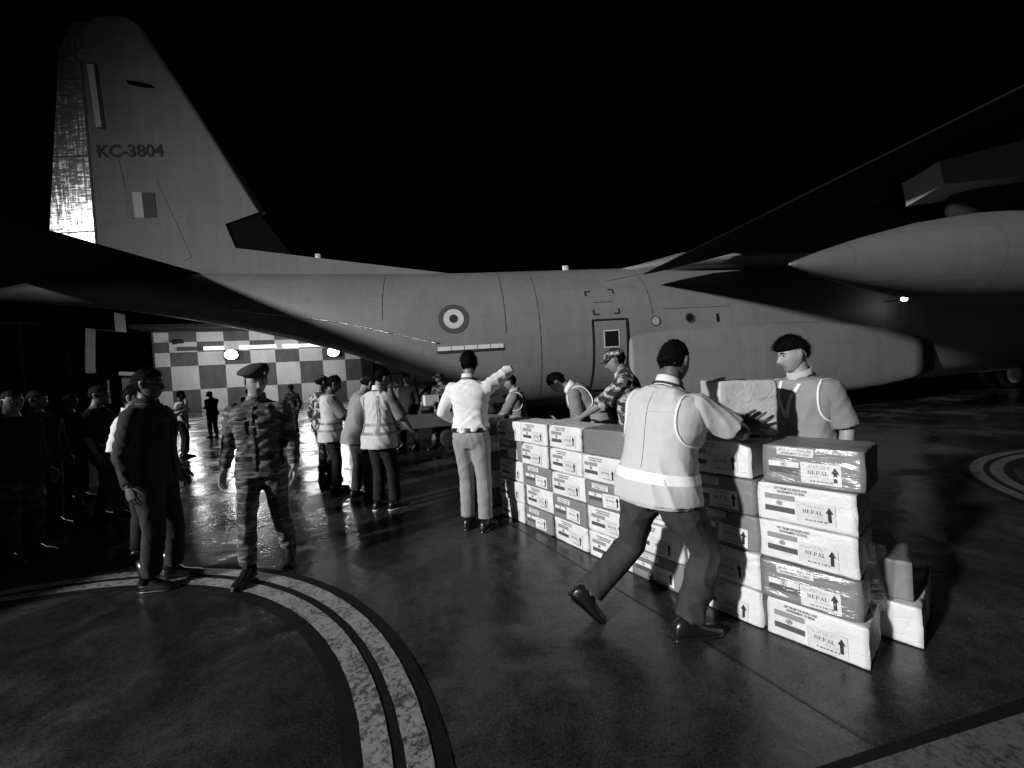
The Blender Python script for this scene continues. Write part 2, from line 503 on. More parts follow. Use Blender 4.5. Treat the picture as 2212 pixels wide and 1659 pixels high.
M['seam_metal'] = mat('seam_metal', .62, .22, .6, metal=.85, bump=.9, bscale=24, bdist=.05)
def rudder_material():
    m = bpy.data.materials.new('rudder_glint'); m.use_nodes = True
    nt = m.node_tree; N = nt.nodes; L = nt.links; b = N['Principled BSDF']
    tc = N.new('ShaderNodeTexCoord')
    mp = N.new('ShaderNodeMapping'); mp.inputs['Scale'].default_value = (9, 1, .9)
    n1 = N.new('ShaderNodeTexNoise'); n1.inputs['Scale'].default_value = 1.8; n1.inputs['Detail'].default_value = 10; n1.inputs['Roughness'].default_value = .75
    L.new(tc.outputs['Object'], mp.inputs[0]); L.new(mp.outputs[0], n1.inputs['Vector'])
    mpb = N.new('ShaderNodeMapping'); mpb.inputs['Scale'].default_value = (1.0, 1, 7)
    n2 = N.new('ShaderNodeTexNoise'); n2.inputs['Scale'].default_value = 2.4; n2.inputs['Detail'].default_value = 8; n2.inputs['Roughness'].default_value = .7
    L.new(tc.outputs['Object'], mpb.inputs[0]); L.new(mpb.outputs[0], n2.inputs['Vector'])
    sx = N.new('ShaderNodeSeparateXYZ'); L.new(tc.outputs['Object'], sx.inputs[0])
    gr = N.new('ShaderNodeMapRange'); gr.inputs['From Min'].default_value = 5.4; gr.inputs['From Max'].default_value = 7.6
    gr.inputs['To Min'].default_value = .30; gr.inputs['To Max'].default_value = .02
    L.new(sx.outputs['Z'], gr.inputs['Value'])          # lamp glint painted in as bright metallic streaks, stronger towards the rudder foot
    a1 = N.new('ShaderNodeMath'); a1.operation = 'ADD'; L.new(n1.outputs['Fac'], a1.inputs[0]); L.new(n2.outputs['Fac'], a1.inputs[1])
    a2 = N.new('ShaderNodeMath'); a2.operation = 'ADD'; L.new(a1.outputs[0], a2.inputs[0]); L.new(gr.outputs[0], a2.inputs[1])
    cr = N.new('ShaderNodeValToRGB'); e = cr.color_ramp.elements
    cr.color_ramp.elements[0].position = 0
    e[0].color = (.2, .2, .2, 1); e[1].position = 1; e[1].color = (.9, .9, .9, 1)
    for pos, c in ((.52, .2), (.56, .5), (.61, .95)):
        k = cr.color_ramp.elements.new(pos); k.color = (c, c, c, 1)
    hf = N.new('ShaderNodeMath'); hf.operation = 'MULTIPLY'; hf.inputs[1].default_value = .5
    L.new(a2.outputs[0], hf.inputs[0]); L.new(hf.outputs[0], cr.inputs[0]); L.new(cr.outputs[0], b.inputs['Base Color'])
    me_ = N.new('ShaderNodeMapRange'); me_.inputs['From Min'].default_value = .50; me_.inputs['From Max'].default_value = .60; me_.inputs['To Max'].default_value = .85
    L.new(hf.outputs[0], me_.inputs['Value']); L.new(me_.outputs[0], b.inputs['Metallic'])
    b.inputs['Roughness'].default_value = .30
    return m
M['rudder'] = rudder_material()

ST = np.array([  # station, half width, bottom, top, height of greatest width, lower exponent
    (-2.8, .10, 4.38, 4.62, 4.5, 2), (-1.6, .40, 4.22, 4.80, 4.5, 2), (0, .74, 4.02, 4.88, 4.42, 2.2), (1.5, 1.04, 3.72, 4.86, 4.2, 2.5),
    (3, 1.34, 3.36, 4.80, 3.85, 2.8), (4.5, 1.62, 2.95, 4.74, 3.5, 3.0), (6, 1.87, 2.45, 4.68, 3.2, 3.2), (7.5, 2.03, 1.80, 4.64, 2.85, 3.2),
    (8.7, 2.10, 1.22, 4.62, 2.65, 3.0), (9.6, 2.13, .88, 4.61, 2.6, 2.7), (10.6, 2.15, .62, 4.61, 2.58, 2.5), (13, 2.15, .58, 4.61, 2.58, 2.4),
    (18, 2.15, .58, 4.62, 2.58, 2.4), (24.3, 2.15, .58, 4.62, 2.58, 2.4), (26.5, 2.02, .62, 4.75, 2.5, 2.2), (28.2, 1.7, .75, 4.55, 2.4, 2.1),
    (29.8, 1.15, 1.05, 3.5, 2.2, 2), (31.1, .55, 1.5, 2.6, 2.0, 2), (31.6, .08, 1.9, 2.05, 1.98, 2)])
def station(s):
    return [float(np.interp(s, ST[:, 0], ST[:, k])) for k in range(1, 6)]
def section(s, n=44):
    w, zb, zt, zc, ex = station(s)
    ring = []
    for j in range(n):
        a = 2 * math.pi * j / n
        ca, sa = math.cos(a), math.sin(a)
        if sa >= 0: y, z = w * ca, zc + (zt - zc) * sa
        else:
            e = 2 / ex
            y = w * math.copysign(abs(ca) ** e, ca); z = zc - (zc - zb) * abs(sa) ** e
        ring.append((s, y, z))
    return ring
def side(s, z, off=0.006):
    """point on the starboard skin at station s and height z"""
    w, zb, zt, zc, ex = station(s)
    if z >= zc: y = w * math.sqrt(max(0, 1 - ((z - zc) / (zt - zc)) ** 2))
    else: y = w * max(0, 1 - ((zc - z) / (zc - zb)) ** ex) ** (1 / ex)
    return Vector((s, -(y + off), z))
mb = MB()
ss = list(np.concatenate([np.linspace(-2.8, 11, 40), np.linspace(11.4, 25, 30), np.linspace(25.4, 31.6, 20)]))
mb.loft([section(s) for s in ss])
fus = build('fuselage', mb, M['paint'], plane_e, smooth=True)

def skin_patch(name, outline, m, parent, off=.006, grid=None):
    """flat marking laid on the skin; outline in (station, height), triangulated as a fan or a grid of quads"""
    mb = MB()
    if grid:
        s0, s1, z0, z1, nx, nz = grid
        vv = [side(s0 + (s1 - s0) * i / nx, z0 + (z1 - z0) * k / nz, off) for k in range(nz + 1) for i in range(nx + 1)]
        mb.add(vv, [(k * (nx + 1) + i, k * (nx + 1) + i + 1, (k + 1) * (nx + 1) + i + 1, (k + 1) * (nx + 1) + i) for k in range(nz) for i in range(nx)])
    else:
        vv = [side(s, z, off) for s, z in outline]
        cx = sum(p[0] for p in outline) / len(outline); cz = sum(p[1] for p in outline) / len(outline)
        vv.append(side(cx, cz, off)); n = len(outline)
        mb.add(vv, [(n, i, (i + 1) % n) for i in range(n)])
    return build(name, mb, m, parent, recalc=False)
def skin_ring(name, c, r0, r1, m, parent, off):
    mb = MB(); vv = []; fs = []; n = 48
    for i in range(n):
        a = 2 * math.pi * i / n
        for r in (r0, r1): vv.append(side(c[0] + r * math.cos(a), c[1] + r * math.sin(a), off))
    for i in range(n):
        k = (i + 1) % n; fs.append((2 * i, 2 * i + 1, 2 * k + 1, 2 * k))
    mb.add(vv, fs); return build(name, mb, m, parent, recalc=False)
def skin_line(name, path, w, m, parent, off=.008):
    mb = MB(); vv = []; fs = []
    P = []
    for (a, b) in zip(path[:-1], path[1:]):
        k = max(2, int(math.hypot(b[0] - a[0], b[1] - a[1]) / .12))
        P += [(a[0] + (b[0] - a[0]) * i / k, a[1] + (b[1] - a[1]) * i / k) for i in range(k)]
    P.append(path[-1])
    for i, (s, z) in enumerate(P):
        a = P[max(0, i - 1)]; b = P[min(len(P) - 1, i + 1)]
        d = math.hypot(b[0] - a[0], b[1] - a[1]) or 1
        nx, nz = -(b[1] - a[1]) / d * w / 2, (b[0] - a[0]) / d * w / 2
        vv += [side(s + nx, z + nz, off), side(s - nx, z - nz, off)]
    fs = [(2 * i, 2 * i + 1, 2 * i + 3, 2 * i + 2) for i in range(len(P) - 1)]
    mb.add(vv, fs); return build(name, mb, m, parent, recalc=False)

# markings and fittings on the starboard side
ro = skin_ring('roundel', (8.89, 3.04), .225, .37, M['roundel_grey'], plane_e, .006)
skin_ring('roundel_ring', (8.89, 3.04), .10, .245, M['roundel_white'], ro, .010)
skin_ring('roundel_centre', (8.89, 3.04), .0, .105, M['roundel_core'], ro, .014)
sl = skin_patch('formation_light', None, M['strip_light'], plane_e, .012, (8.46, 10.06, 2.27, 2.37, 16, 1))
for k in range(1, 5): skin_line('light_joint', [(8.46 + .32 * k, 2.26), (8.46 + .32 * k, 2.38)], .012, M['stencil'], sl, .016)
skin_patch('light_backing', None, M['roundel_core'], sl, .008, (8.44, 10.08, 2.20, 2.268, 16, 1))
dr = skin_patch('paratroop_door', None, M['paint'], plane_e, .010, (12.40, 13.24, 1.05, 2.80, 6, 16))
skin_line('door_seal', [(12.36, 1.02), (12.36, 2.83), (13.28, 2.83), (13.28, 1.02), (12.36, 1.02)], .055, M['stencil'], dr, .014)
skin_line('window_frame', [(12.64, 2.13), (12.64, 2.55), (13.04, 2.55), (13.04, 2.13), (12.64, 2.13)], .035, M['roundel_white'], dr, .020)
skin_patch('window_pane', None, M['glass_dark'], dr, .016, (12.65, 13.03, 2.14, 2.54, 4, 4))
for (s, z, sx, sz) in ((12.30, 3.62, 1, -1), (13.06, 3.66, -1, -1), (12.42, 2.98, 1, 1), (13.10, 2.99, -1, 1)):
    skin_line('escape_hatch_corner', [(s + .14 * sx, z), (s, z), (s, z + .13 * sz)], .035, M['stencil'], plane_e, .008)
skin_line('hatch_seam', [(12.45, 3.30), (12.98, 3.32)], .02, M['panel_line'], plane_e)
for s, z, m in ((14.05, 2.74, 'glass_lit'), (15.01, 2.78, 'glass_dark')):
    w_ = skin_ring('round_window', (s, z), 0, .115, M[m], plane_e, .010)
    skin_ring('window_rim', (s, z), .105, .135, M['panel_line'], w_, .014)
skin_patch('vent_slot', None, M['stencil'], plane_e, .009, (15.76, 15.84, 2.64, 2.86, 1, 4))
for pa in ([(11.0, .9), (11.0, 4.45)], [(10.15, 2.6), (10.15, 4.45)], [(14.0, 2.6), (14.0, 4.3)], [(7.2, 3.1), (7.2, 4.4)], [(14.3, 3.05), (16.2, 3.05)]):
    skin_line('panel_seam', pa, .018, M['panel_line'], plane_e, .004)
def strake(name, pts, m, r, parent):
    mb = MB(); P = [side(s, z, .0) for s, z in pts]
    mb.tube(P, [r * (.7 + .6 * random.random()) for _ in P], 8); return build(name, mb, m, parent, smooth=True)
rp = [(3.6 + 4.9 * i / 40, float(np.interp(3.6 + 4.9 * i / 40, [3.6, 4.14, 6.11, 8.47], [3.62, 3.49, 3.12, 2.46]))) for i in range(41)]
strake('afterbody_strake', rp, M['seam_metal'], .022, plane_e)
# top antennas
def blade(name, s, z, h, c, m):
    mb = MB()
    rings = []
    for k in range(5):
        t = k / 4; cc = c * (1 - .18 * t); hh = z + h * t; off = -.12 * h * t
        rings.append([(s + off + cc / 2 * math.cos(a), .05 * c / .25 * math.sin(a), hh) for a in np.linspace(0, 2 * math.pi, 14, endpoint=False)])
    mb.loft(rings); build(name, mb, m, plane_e, smooth=True)
blade('blade_antenna', 12.4, 4.55, .27, .24, M['strip_light'])
blade('blade_antenna', 5.25, 5.05, .30, .20, M['strip_light'])

# fin, rudder, dorsal fillet
def slab(outline, thick, taper=None, n=1):
    """outline in (s,z); a thin aerofoil like slab, full thickness inside, thin at the rim"""
    mb = MB()
    c = np.mean(np.array(outline), axis=0)
    rings = []
    for f, t in ((1.0, .02), (.96, .45), (.86, .8), (.6, 1.0), (.25, 1.05)):
        rings.append((f, t))
    for sgn in (1, -1):
        prev = None
        vv = []; fs = []; m = len(outline)
        for f, t in rings:
            for p in outline:
                q = c + (np.array(p) - c) * f
                vv.append((q[0], sgn * thick / 2 * t, q[1]))
        for i in range(len(rings) - 1):
            for j in range(m):
                k = (j + 1) % m
                fs.append((i * m + j, i * m + k, (i + 1) * m + k, (i + 1) * m + j))
        vv.append((c[0], sgn * thick / 2 * 1.05, c[1]))
        b = (len(rings) - 1) * m
        fs += [(len(vv) - 1, b + j, b + (j + 1) % m) for j in range(m)]
        mb.add(vv, fs)
    bmt = mb
    return bmt
def dense(poly, step=.35):
    out = []
    for a, b in zip(poly, poly[1:] + poly[:1]):
        k = max(1, int(math.hypot(b[0] - a[0], b[1] - a[1]) / step))
        out += [(a[0] + (b[0] - a[0]) * i / k, a[1] + (b[1] - a[1]) * i / k) for i in range(k)]
    return out
fin_poly = [(-.20, 4.7), (-.17, 10.5), (-.02, 11.25), (.15, 11.52), (.62, 11.62), (.97, 11.58), (1.16, 11.38), (3.81, 6.49), (2.93, 6.17), (3.15, 5.52), (5.37, 5.18), (9.51, 4.56), (9.3, 4.3), (3.0, 4.5)]
def foil_block(name, poly, thick_fn, m, parent, y_off=0):
    """closed slab between two skins whose half thickness varies over the outline"""
    mb = MB(); n = len(poly)
    yo = y_off if callable(y_off) else (lambda p: y_off)
    A = [(p[0], yo(p) - thick_fn(p), p[1]) for p in poly]; B = [(p[0], yo(p) + thick_fn(p), p[1]) for p in poly]
    bm = bmesh.new()
    va = [bm.verts.new(p) for p in A]; vb = [bm.verts.new(p) for p in B]
    tris = tessellate_polygon([[Vector((p[0], p[1], 0)) for p in poly]])
    for t in tris:
        bm.faces.new([va[i] for i in t]); bm.faces.new([vb[i] for i in t][::-1])
    for i in range(n):
        k = (i + 1) % n
        bm.faces.new((va[i], vb[i], vb[k], va[k]))
    bmesh.ops.recalc_face_normals(bm, faces=bm.faces)
    me = bpy.data.meshes.new(name); bm.to_mesh(me); bm.free()
    me.materials.append(m)
    return link(name, me, parent)
fin_t = lambda p: max(.03, .20 - .013 * (p[1] - 5))
fin = foil_block('fin', dense(fin_poly), lambda p: .14 if p[1] > 5.3 else .14, M['paint'], plane_e)
# rounded leading edge of the fin
mb = MB(); mb.tube([(1.10, 0, 11.40), (3.79, 0, 6.52)], .142, 16); build('fin_leading_edge', mb, M['paint'], fin, smooth=True)
mb = MB(); mb.tube([(.1, 0, 11.5), (.62, 0, 11.55), (1.05, 0, 11.45)], [.08, .12, .13], 12, roundcap=True); build('fin_tip', mb, M['paint'], fin, smooth=True)
foil_block('dorsal_panel', [(2.95, 6.16), (3.80, 6.47), (4.55, 5.31), (3.17, 5.5)], lambda p: .10, M['black'], fin)
RD = math.tan(R(7.5))
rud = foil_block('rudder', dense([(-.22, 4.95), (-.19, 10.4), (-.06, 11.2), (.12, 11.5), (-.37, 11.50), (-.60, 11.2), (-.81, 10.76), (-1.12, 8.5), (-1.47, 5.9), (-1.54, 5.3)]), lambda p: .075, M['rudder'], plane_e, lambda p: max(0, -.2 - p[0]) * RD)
for z0, xl in ((10.0, .89), (8.02, 1.17), (6.05, 1.43)):
    mb = MB(); mb.add([(-x_, max(0, x_ - .2) * RD - .080, z0 + dz) for x_ in (.24, xl - .02) for dz in (0, .03)], [(0, 1, 3, 2)]); build('rudder_seam', mb, M['panel_line'], rud)
mb = MB(); mb.box((0, 0, 0), (.05, .02, 5.2)); o = build('hinge_line', mb, M['panel_line'], fin); o.location = (-.195, -.138, 7.8)
FY = -.146
def fin_plate(name, poly, m, parent, off=0.0):
    mb = MB(); mb.prism(poly, FY - off, FY + .01); return build(name, mb, M[m], parent)
fin_plate('fin_light_backing', [(-.11, 10.38), (.17, 10.36), (.25, 8.66), (.04, 8.68)], 'roundel_core', fin)
fl = fin_plate('fin_formation_light', [(-.08, 10.34), (.09, 10.33), (.155, 8.72), (.03, 8.71)], 'strip_light', fin, .006)
fin_plate('flag_stripe', [(.55, 7.04), (.74, 7.03), (.76, 6.36), (.57, 6.36)], 'flag_left', fin)
fin_plate('flag_stripe', [(.74, 7.03), (.96, 7.03), (.98, 6.36), (.76, 6.36)], 'roundel_white', fin, .004)
fin_plate('flag_stripe', [(.96, 7.03), (1.27, 7.02), (1.28, 6.37), (.98, 6.36)], 'roundel_core', fin, .002)
fin_plate('air_scoop', [(.82, 9.93), (1.15, 9.90), (1.42, 9.83), (1.46, 9.77), (1.15, 9.78), (.86, 9.85)], 'black', fin, .03)
for zz, x0, x1 in ((9.35, .35, .85), (6.25, 0, .95)):
    fin_plate('fin_seam', [(x0, zz), (x1, zz), (x1, zz + .025), (x0, zz + .025)], 'paint_pale', fin, .001)
fin_plate('fin_seam', [(.45, 8.0), (.475, 8.0), (.70, 6.3), (.675, 6.3)], 'paint_pale', fin, .001)
fin_plate('fin_seam', [(1.30, 7.3), (1.36, 7.3), (2.05, 5.3), (1.85, 5.2)], 'paint_pale', fin, .001)

_text = {}
def text_mesh(s, width, name, m, bold=0.0, height=None, align_left=True):
    """letters as flat polygons in the x,z plane, facing -y, lower left corner at the origin"""
    cu = bpy.data.curves.new('scratch_text', 'FONT'); cu.body = s; cu.fill_mode = 'FRONT'; cu.offset = bold
    cu.space_line = .95; cu.align_x = 'CENTER'; cu.resolution_u = 3
    o = bpy.data.objects.new('scratch_text', cu)
    me = evaluated_mesh(o)
    bpy.data.objects.remove(o); bpy.data.curves.remove(cu)
    v = verts_of(me); mn, mx = v.min(0), v.max(0)
    k = width / (mx[0] - mn[0]); kz = k if height is None else height / (mx[1] - mn[1])
    nv = np.zeros_like(v); nv[:, 0] = (v[:, 0] - mn[0]) * k; nv[:, 2] = (v[:, 1] - mn[1]) * kz
    me2 = bpy.data.meshes.new(name)
    me2.from_pydata([tuple(p) for p in nv], [], [tuple(p.vertices) for p in me.polygons])
    me2.materials.append(m)
    bpy.data.meshes.remove(me)
    return me2
tm = text_mesh('KC-3804', 1.56, 'serial_number', M['stencil'], .02, .33)
o = link('serial_number', tm, fin); o.location = (.01, FY - .004, 7.93); o.rotation_euler = (0, R(-1.5), 0)

# tailplane
def wing_mesh(name, stations, m, parent, n=28):
    """stations: (y, s_le, s_te, z, thickness)"""
    mb = MB(); rings = []
    for y, le, te, z, th in stations:
        rg = []
        for j in range(n):
            a = 2 * math.pi * j / n
            x = .5 + .5 * math.cos(a)                      # 1 at the trailing edge
            yt = 5 * th * (.2969 * math.sqrt(x) - .126 * x - .3516 * x * x + .2843 * x ** 3 - .1015 * x ** 4)
            rg.append((le + (te - le) * x, y, z + math.copysign(yt, math.sin(a)) * abs(le - te) * (1.0 if math.sin(a) > 0 else .7)))
        rings.append(rg)
    mb.loft(rings)
    return build(name, mb, m, parent, smooth=True)
wing_mesh('tailplane', [(-8.0, .62, -1.3, 4.72, .11), (-4, 1.55, -1.6, 4.72, .11), (0, 2.5, -1.85, 4.72, .11), (4, 1.55, -1.6, 4.72, .11), (8.0, .62, -1.3, 4.72, .11)], M['paint_shaded'], plane_e)
# wing
def wst(y):
    a = abs(y)
    te = 15.9 + .10 * a; le = 20.2 if a < 8 else 20.2 - (a - 8) * .09
    return (y, le, te, 4.66 + .02 * a, .15 if a < 10 else .13)
wing = wing_mesh('wing', [wst(y) for y in (-20.2, -16, -12, -8, -4, 0, 4, 8, 12, 16, 20.2)], M['paint_shaded'], plane_e, 36)
for sgn in (-1, 1):
    for y0, y1 in ((2.16, 6.1), (6.14, 11.8)):
        mb = MB(); rings = []
        for a_ in np.linspace(y0, y1, 5):
            te = 13.78 + .115 * (a_ - 2.1); hz_ = 16.6 + .05 * a_
            z0 = 3.93 + .012 * (a_ - 2); z1 = 4.62 + .02 * a_
            rings.append([(te, sgn * a_, z0), (te + .6, sgn * a_, z0 + .10), (hz_, sgn * a_, z1 - .16), (hz_, sgn * a_, z1 + .10), (te + 1.2, sgn * a_, z0 + .52), (te + .1, sgn * a_, z0 + .07)])
        mb.loft(rings); build('flap', mb, M['flap_shaded'], wing)
mb = MB()
rings = []
for s, w, h in ((13.2, .3, .02), (14.2, 1.1, .14), (15.5, 1.7, .45), (18, 1.9, .75), (20.4, 1.8, .6), (21.8, 1.2, .2), (22.6, .4, .03)):
    rings.append([(s, w * math.cos(a), 4.45 + h * max(0, math.sin(a)) - .25 * max(0, -math.sin(a))) for a in np.linspace(0, 2 * math.pi, 24, endpoint=False)])
mb.loft(rings); build('wing_fairing', mb, M['paint'], plane_e, smooth=True)
skin_line('fillet_seam', [(13.0, 3.95), (13.9, 4.12), (14.6, 4.30)], .03, M['paint_pale'], plane_e, .012)

# drop tank with its pylon, nacelle and propeller
TY, TZ = -7.0, 2.80
tank_prof = [(13.44, .015), (13.50, .045), (13.9, .17), (14.5, .33), (15.3, .50), (16.2, .615), (17.2, .66), (19.5, .66), (20.8, .58), (21.8, .36), (22.3, .1), (22.4, .01)]
mb = MB(); mb.loft([[(s, TY + r * math.cos(a), TZ + r * math.sin(a)) for a in np.linspace(0, 2 * math.pi, 32, endpoint=False)] for s, r in tank_prof])
tank = build('drop_tank', mb, M['paint_tank'], plane_e, smooth=True)
mb = MB(); mb.ellipsoid((13.46, TY, TZ), (.045, .026, .026)); build('tank_tip', mb, M['paint_pale'], tank, smooth=True)
for s in (16.0, 17.6):
    mb = MB()
    r = float(np.interp(s, [p[0] for p in tank_prof], [p[1] for p in tank_prof])) + .002
    mb.loft([[(s + d, TY + r * math.cos(a), TZ + r * math.sin(a)) for a in np.linspace(0, 2 * math.pi, 32, endpoint=False)] for d in (0, .012)], cap0=False, cap1=False)
    build('tank_seam', mb, M['panel_line'], tank)
mb = MB()
mb.loft([[(s, TY + w * math.cos(a), 3.36 + .5 * h * (1 + math.sin(a))) for a in np.linspace(0, 2 * math.pi, 20, endpoint=False)] for s, w, h in ((16.0, .05, .25), (16.4, .14, 1.1), (18.5, .2, 1.2), (20, .14, 1.2), (20.6, .04, 1.0))])
build('tank_pylon', mb, M['paint_shaded'], tank, smooth=True)
mb = MB()
A = [(15.50, -6.85, 3.62), (15.50, -7.30, 3.72), (15.44, -7.30, 4.02), (15.44, -6.85, 3.95)]
B = [(17.6, -6.85, 3.85), (17.6, -7.30, 3.9), (17.6, -7.30, 4.5), (17.6, -6.85, 4.5)]
mb.loft([A, B]); build('flap_track_fairing', mb, M['paint'], wing)
def nacelle(y):
    zc = 4.0 + .02 * abs(y)
    mb = MB(); prof = [(17.1, .16, .12), (17.5, .34, .12), (18.0, .46, .08), (19.5, .55, 0), (21.5, .58, -.05), (22.9, .5, -.05), (23.3, .42, 0)]
    mb.loft([[(s, y + r * .9 * math.cos(a), zc + dz + r * math.sin(a)) for a in np.linspace(0, 2 * math.pi, 24, endpoint=False)] for s, r, dz in prof])
    nc = build('engine_nacelle', mb, M['paint_shaded'], plane_e, smooth=True)
    mb = MB(); mb.loft([[(s, y + r * math.cos(a), zc + r * math.sin(a)) for a in np.linspace(0, 2 * math.pi, 20, endpoint=False)] for s, r in ((23.31, .42), (23.7, .36), (24.1, .2), (24.3, .03))])
    build('spinner', mb, M['paint_shaded'], nc, smooth=True)
    for k in range(6):
        a = R(60 * k + 20); mb = MB(); rings = []
        for t in np.linspace(.25, 2.05, 8):
            c = .2 + .14 * math.sin(t * 1.4); tw = R(60 - 22 * t)
            d = Vector((0, math.cos(a), math.sin(a))); e = Vector((0, -math.sin(a), math.cos(a))); f = Vector((1, 0, 0))
            ch = e * math.cos(tw) + f * math.sin(tw); nn = d.cross(ch)
            o_ = Vector((23.62, y, zc)) + d * t
            rings.append([o_ + ch * (c * math.cos(b)) + nn * (.03 * math.sin(b)) for b in np.linspace(0, 2 * math.pi, 10, endpoint=False)])
        mb.loft(rings); build('propeller_blade', mb, M['black'], nc, smooth=True)
nacelle(-5.05)
nacelle(-10.2)
# landing light on the wing root side
mb = MB(); mb.ellipsoid((0, 0, 0), (.10, .04, .06))
M['lamp_glass'] = mat('lamp_glass', .9, .3, emit=14)
o = build('side_lamp', mb, M['lamp_glass'], plane_e, smooth=True); o.location = (20.78, -2.74, 2.925)
mb = MB(); mb.tube([(0, .55, .02), (0, .03, 0)], .012, 8); build('lamp_arm', mb, M['paint_shaded'], o)
# main gear sponson with wheel
mb = MB(); rings = []
for s, b_, zt, zb in ((13.30, .09, 2.42, .62), (13.42, .115, 2.44, .60), (14.4, .22, 2.50, .55), (15.8, .38, 2.56, .52), (17.5, .46, 2.58, .5), (18.8, .42, 2.53, .52), (19.8, .35, 2.43, .55), (20.8, .25, 2.26, .62), (21.7, .14, 2.04, .75), (22.5, .03, 1.8, .92)):
    rings.append([(s, -2.08 - b_ * abs(math.cos(a)) ** .75 * (1 if math.cos(a) > 0 else -.3), (zt + zb) / 2 + (zt - zb) / 2 * math.copysign(abs(math.sin(a)) ** .8, math.sin(a))) for a in np.linspace(0, 2 * math.pi, 32, endpoint=False)])
mb.loft(rings); spn = build('gear_sponson', mb, M['paint_pale'], plane_e, smooth=True)
mb = MB(); mb.ellipsoid((15.50, -2.33, 1.12), (.13, .075, .36), None, 16, 12); build('gear_opening', mb, M['black'], spn, smooth=True)
for s in (15.9, 17.4):
    mb = MB()
    mb.loft([[(s + r * math.cos(a), y, .70 + r * math.sin(a)) for a in np.linspace(0, 2 * math.pi, 28, endpoint=False)] for y, r in ((-1.9, .5), (-1.95, .66), (-2.1, .71), (-2.3, .71), (-2.40, .66), (-2.44, .5), (-2.38, .3), (-2.40, .05))])
    w_ = build('main_wheel', mb, M['tyre'], plane_e, smooth=True)
    mb = MB(); mb.loft([[(s + r * math.cos(a), y, .70 + r * math.sin(a)) for a in np.linspace(0, 2 * math.pi, 20, endpoint=False)] for y, r in ((-2.39, .3), (-2.44, .28), (-2.45, .1))]); build('wheel_hub', mb, M['metal'], w_)
mb = MB()
for y in (-.35, .12):
    mb.loft([[(28.3 + r * math.cos(a), y + d, .50 + r * math.sin(a)) for a in np.linspace(0, 2 * math.pi, 24, endpoint=False)] for d, r in ((0, .35), (.04, .48), (.12, .5), (.2, .48), (.24, .35))])
ng = build('nose_wheel', mb, M['tyre'], plane_e, smooth=True)
mb = MB(); mb.loft([[(28.3 + r * math.cos(a), -.37 - d, .50 + r * math.sin(a)) for a in np.linspace(0, 2 * math.pi, 20, endpoint=False)] for d, r in ((-.02, .34), (.0, .33), (.03, .2), (.05, .03))]); build('wheel_hub', mb, M['strip_light'], ng, smooth=True)
mb = MB(); mb.tube([(28.3, 0, .5), (28.2, 0, 1.6)], .09); build('strut', mb, M['metal'], ng, smooth=True)
# loading ramp let down under the tail
mb = MB()
mb.loft([[(s, -1.5, z0), (s, 1.5, z0), (s, 1.5, z1), (s, -1.5, z1)] for s, z0, z1 in ((10.5, .70, .98), (8.9, .66, .90), (7.3, .62, .78))])
rmp = build('loading_ramp', mb, M['paint_shaded'], plane_e)
for y in (-1.54, 1.54):
    mb = MB(); mb.loft([[(s, y - .035, z0), (s, y + .035, z0), (s, y + .035, z1), (s, y - .035, z1)] for s, z0, z1 in ((10.4, .66, 1.12), (8.9, .62, 1.02), (7.35, .60, .9))]); build('ramp_edge', mb, M['metal'], rmp)
for y in (-1.35, 1.35):
    mb = MB(); mb.tube([(7.5, y, .9), (8.9, y, 2.0)], .035, 8); build('ramp_arm', mb, M['paint_shaded'], rmp)

# ------------------------------------------------------------------ hangar with chequered wall and floodlights
WA = R(20)
WO = Vector((-36.5, 41.5, 0))
hang = thing('hangar', 'hangar with large black and white chequered wall lit by floodlights behind the tail', 'building', WO, WA)
M['check_white'] = mat('check_white', .62, .8, .2, var=.12, vscale=1.2, vstretch=(1, 1, .4), bump=.1, bscale=6)
M['check_dark'] = mat('check_dark', .12, .8, .2, var=.25, vscale=1.2, vstretch=(1, 1, .4))
M['hangar_dark'] = mat('hangar_dark', .02, .8, .2, var=.2)
M['hangar_grey'] = mat('hangar_grey', .09, .8, .2, var=.2)
M['tube'] = mat('tube_light', .8, .4, emit=.85)
M['flood'] = mat('flood_lens', .9, .4, emit=22)
mb = MB(); mb.box((9.3, 1.0, 4.4), (20.4, 1.6, 8.7)); build('wall', mb, M['hangar_grey'], hang)
rows = [(.02, 2.40), (2.40, 4.97), (4.97, 6.45), (6.45, 7.55), (7.55, 8.6)]
cols_x = [-.73] + [.56 + 2.44 * i for i in range(8)] + [19.45]
for r_, (z0, z1) in enumerate(rows):
    for c_ in range(len(cols_x) - 1):
        x0, x1 = cols_x[c_], cols_x[c_ + 1]
        if x1 - x0 < .3: continue
        mb = MB(); mb.box(((x0 + x1) / 2, .17, (z0 + z1) / 2), (x1 - x0 - .012, .05, z1 - z0 - .012))
        build('wall_panel', mb, M['check_white'] if (r_ + c_) % 2 == 0 else M['check_dark'], hang)
mb = MB(); mb.box((29.0, 3.0, 4.0), (16, 1.5, 8)); an = build('annexe', mb, M['hangar_grey'], hang)
for r_ in range(3):
    for c_ in range(6):
        mb = MB(); mb.box((21.9 + 1.75 * c_, 2.22, 1.25 + 2.4 * r_), (1.73, .05, 2.38)); build('annexe_panel', mb, M['check_white'] if (r_ + c_) % 2 else M['check_dark'], an)
mb = MB(); mb.box((20.15, .35, 4.4), (1.25, 1.9, 8.8)); build('corner_pillar', mb, M['hangar_dark'], hang)
mb = MB(); mb.box((9.5, -.9, 8.9), (22, 3.4, .35)); build('eave', mb, M['hangar_dark'], hang)
mb = MB(); mb.box((9.5, 4.5, 9.9), (23, 8, 1.5)); build('roof', mb, M['hangar_dark'], hang)
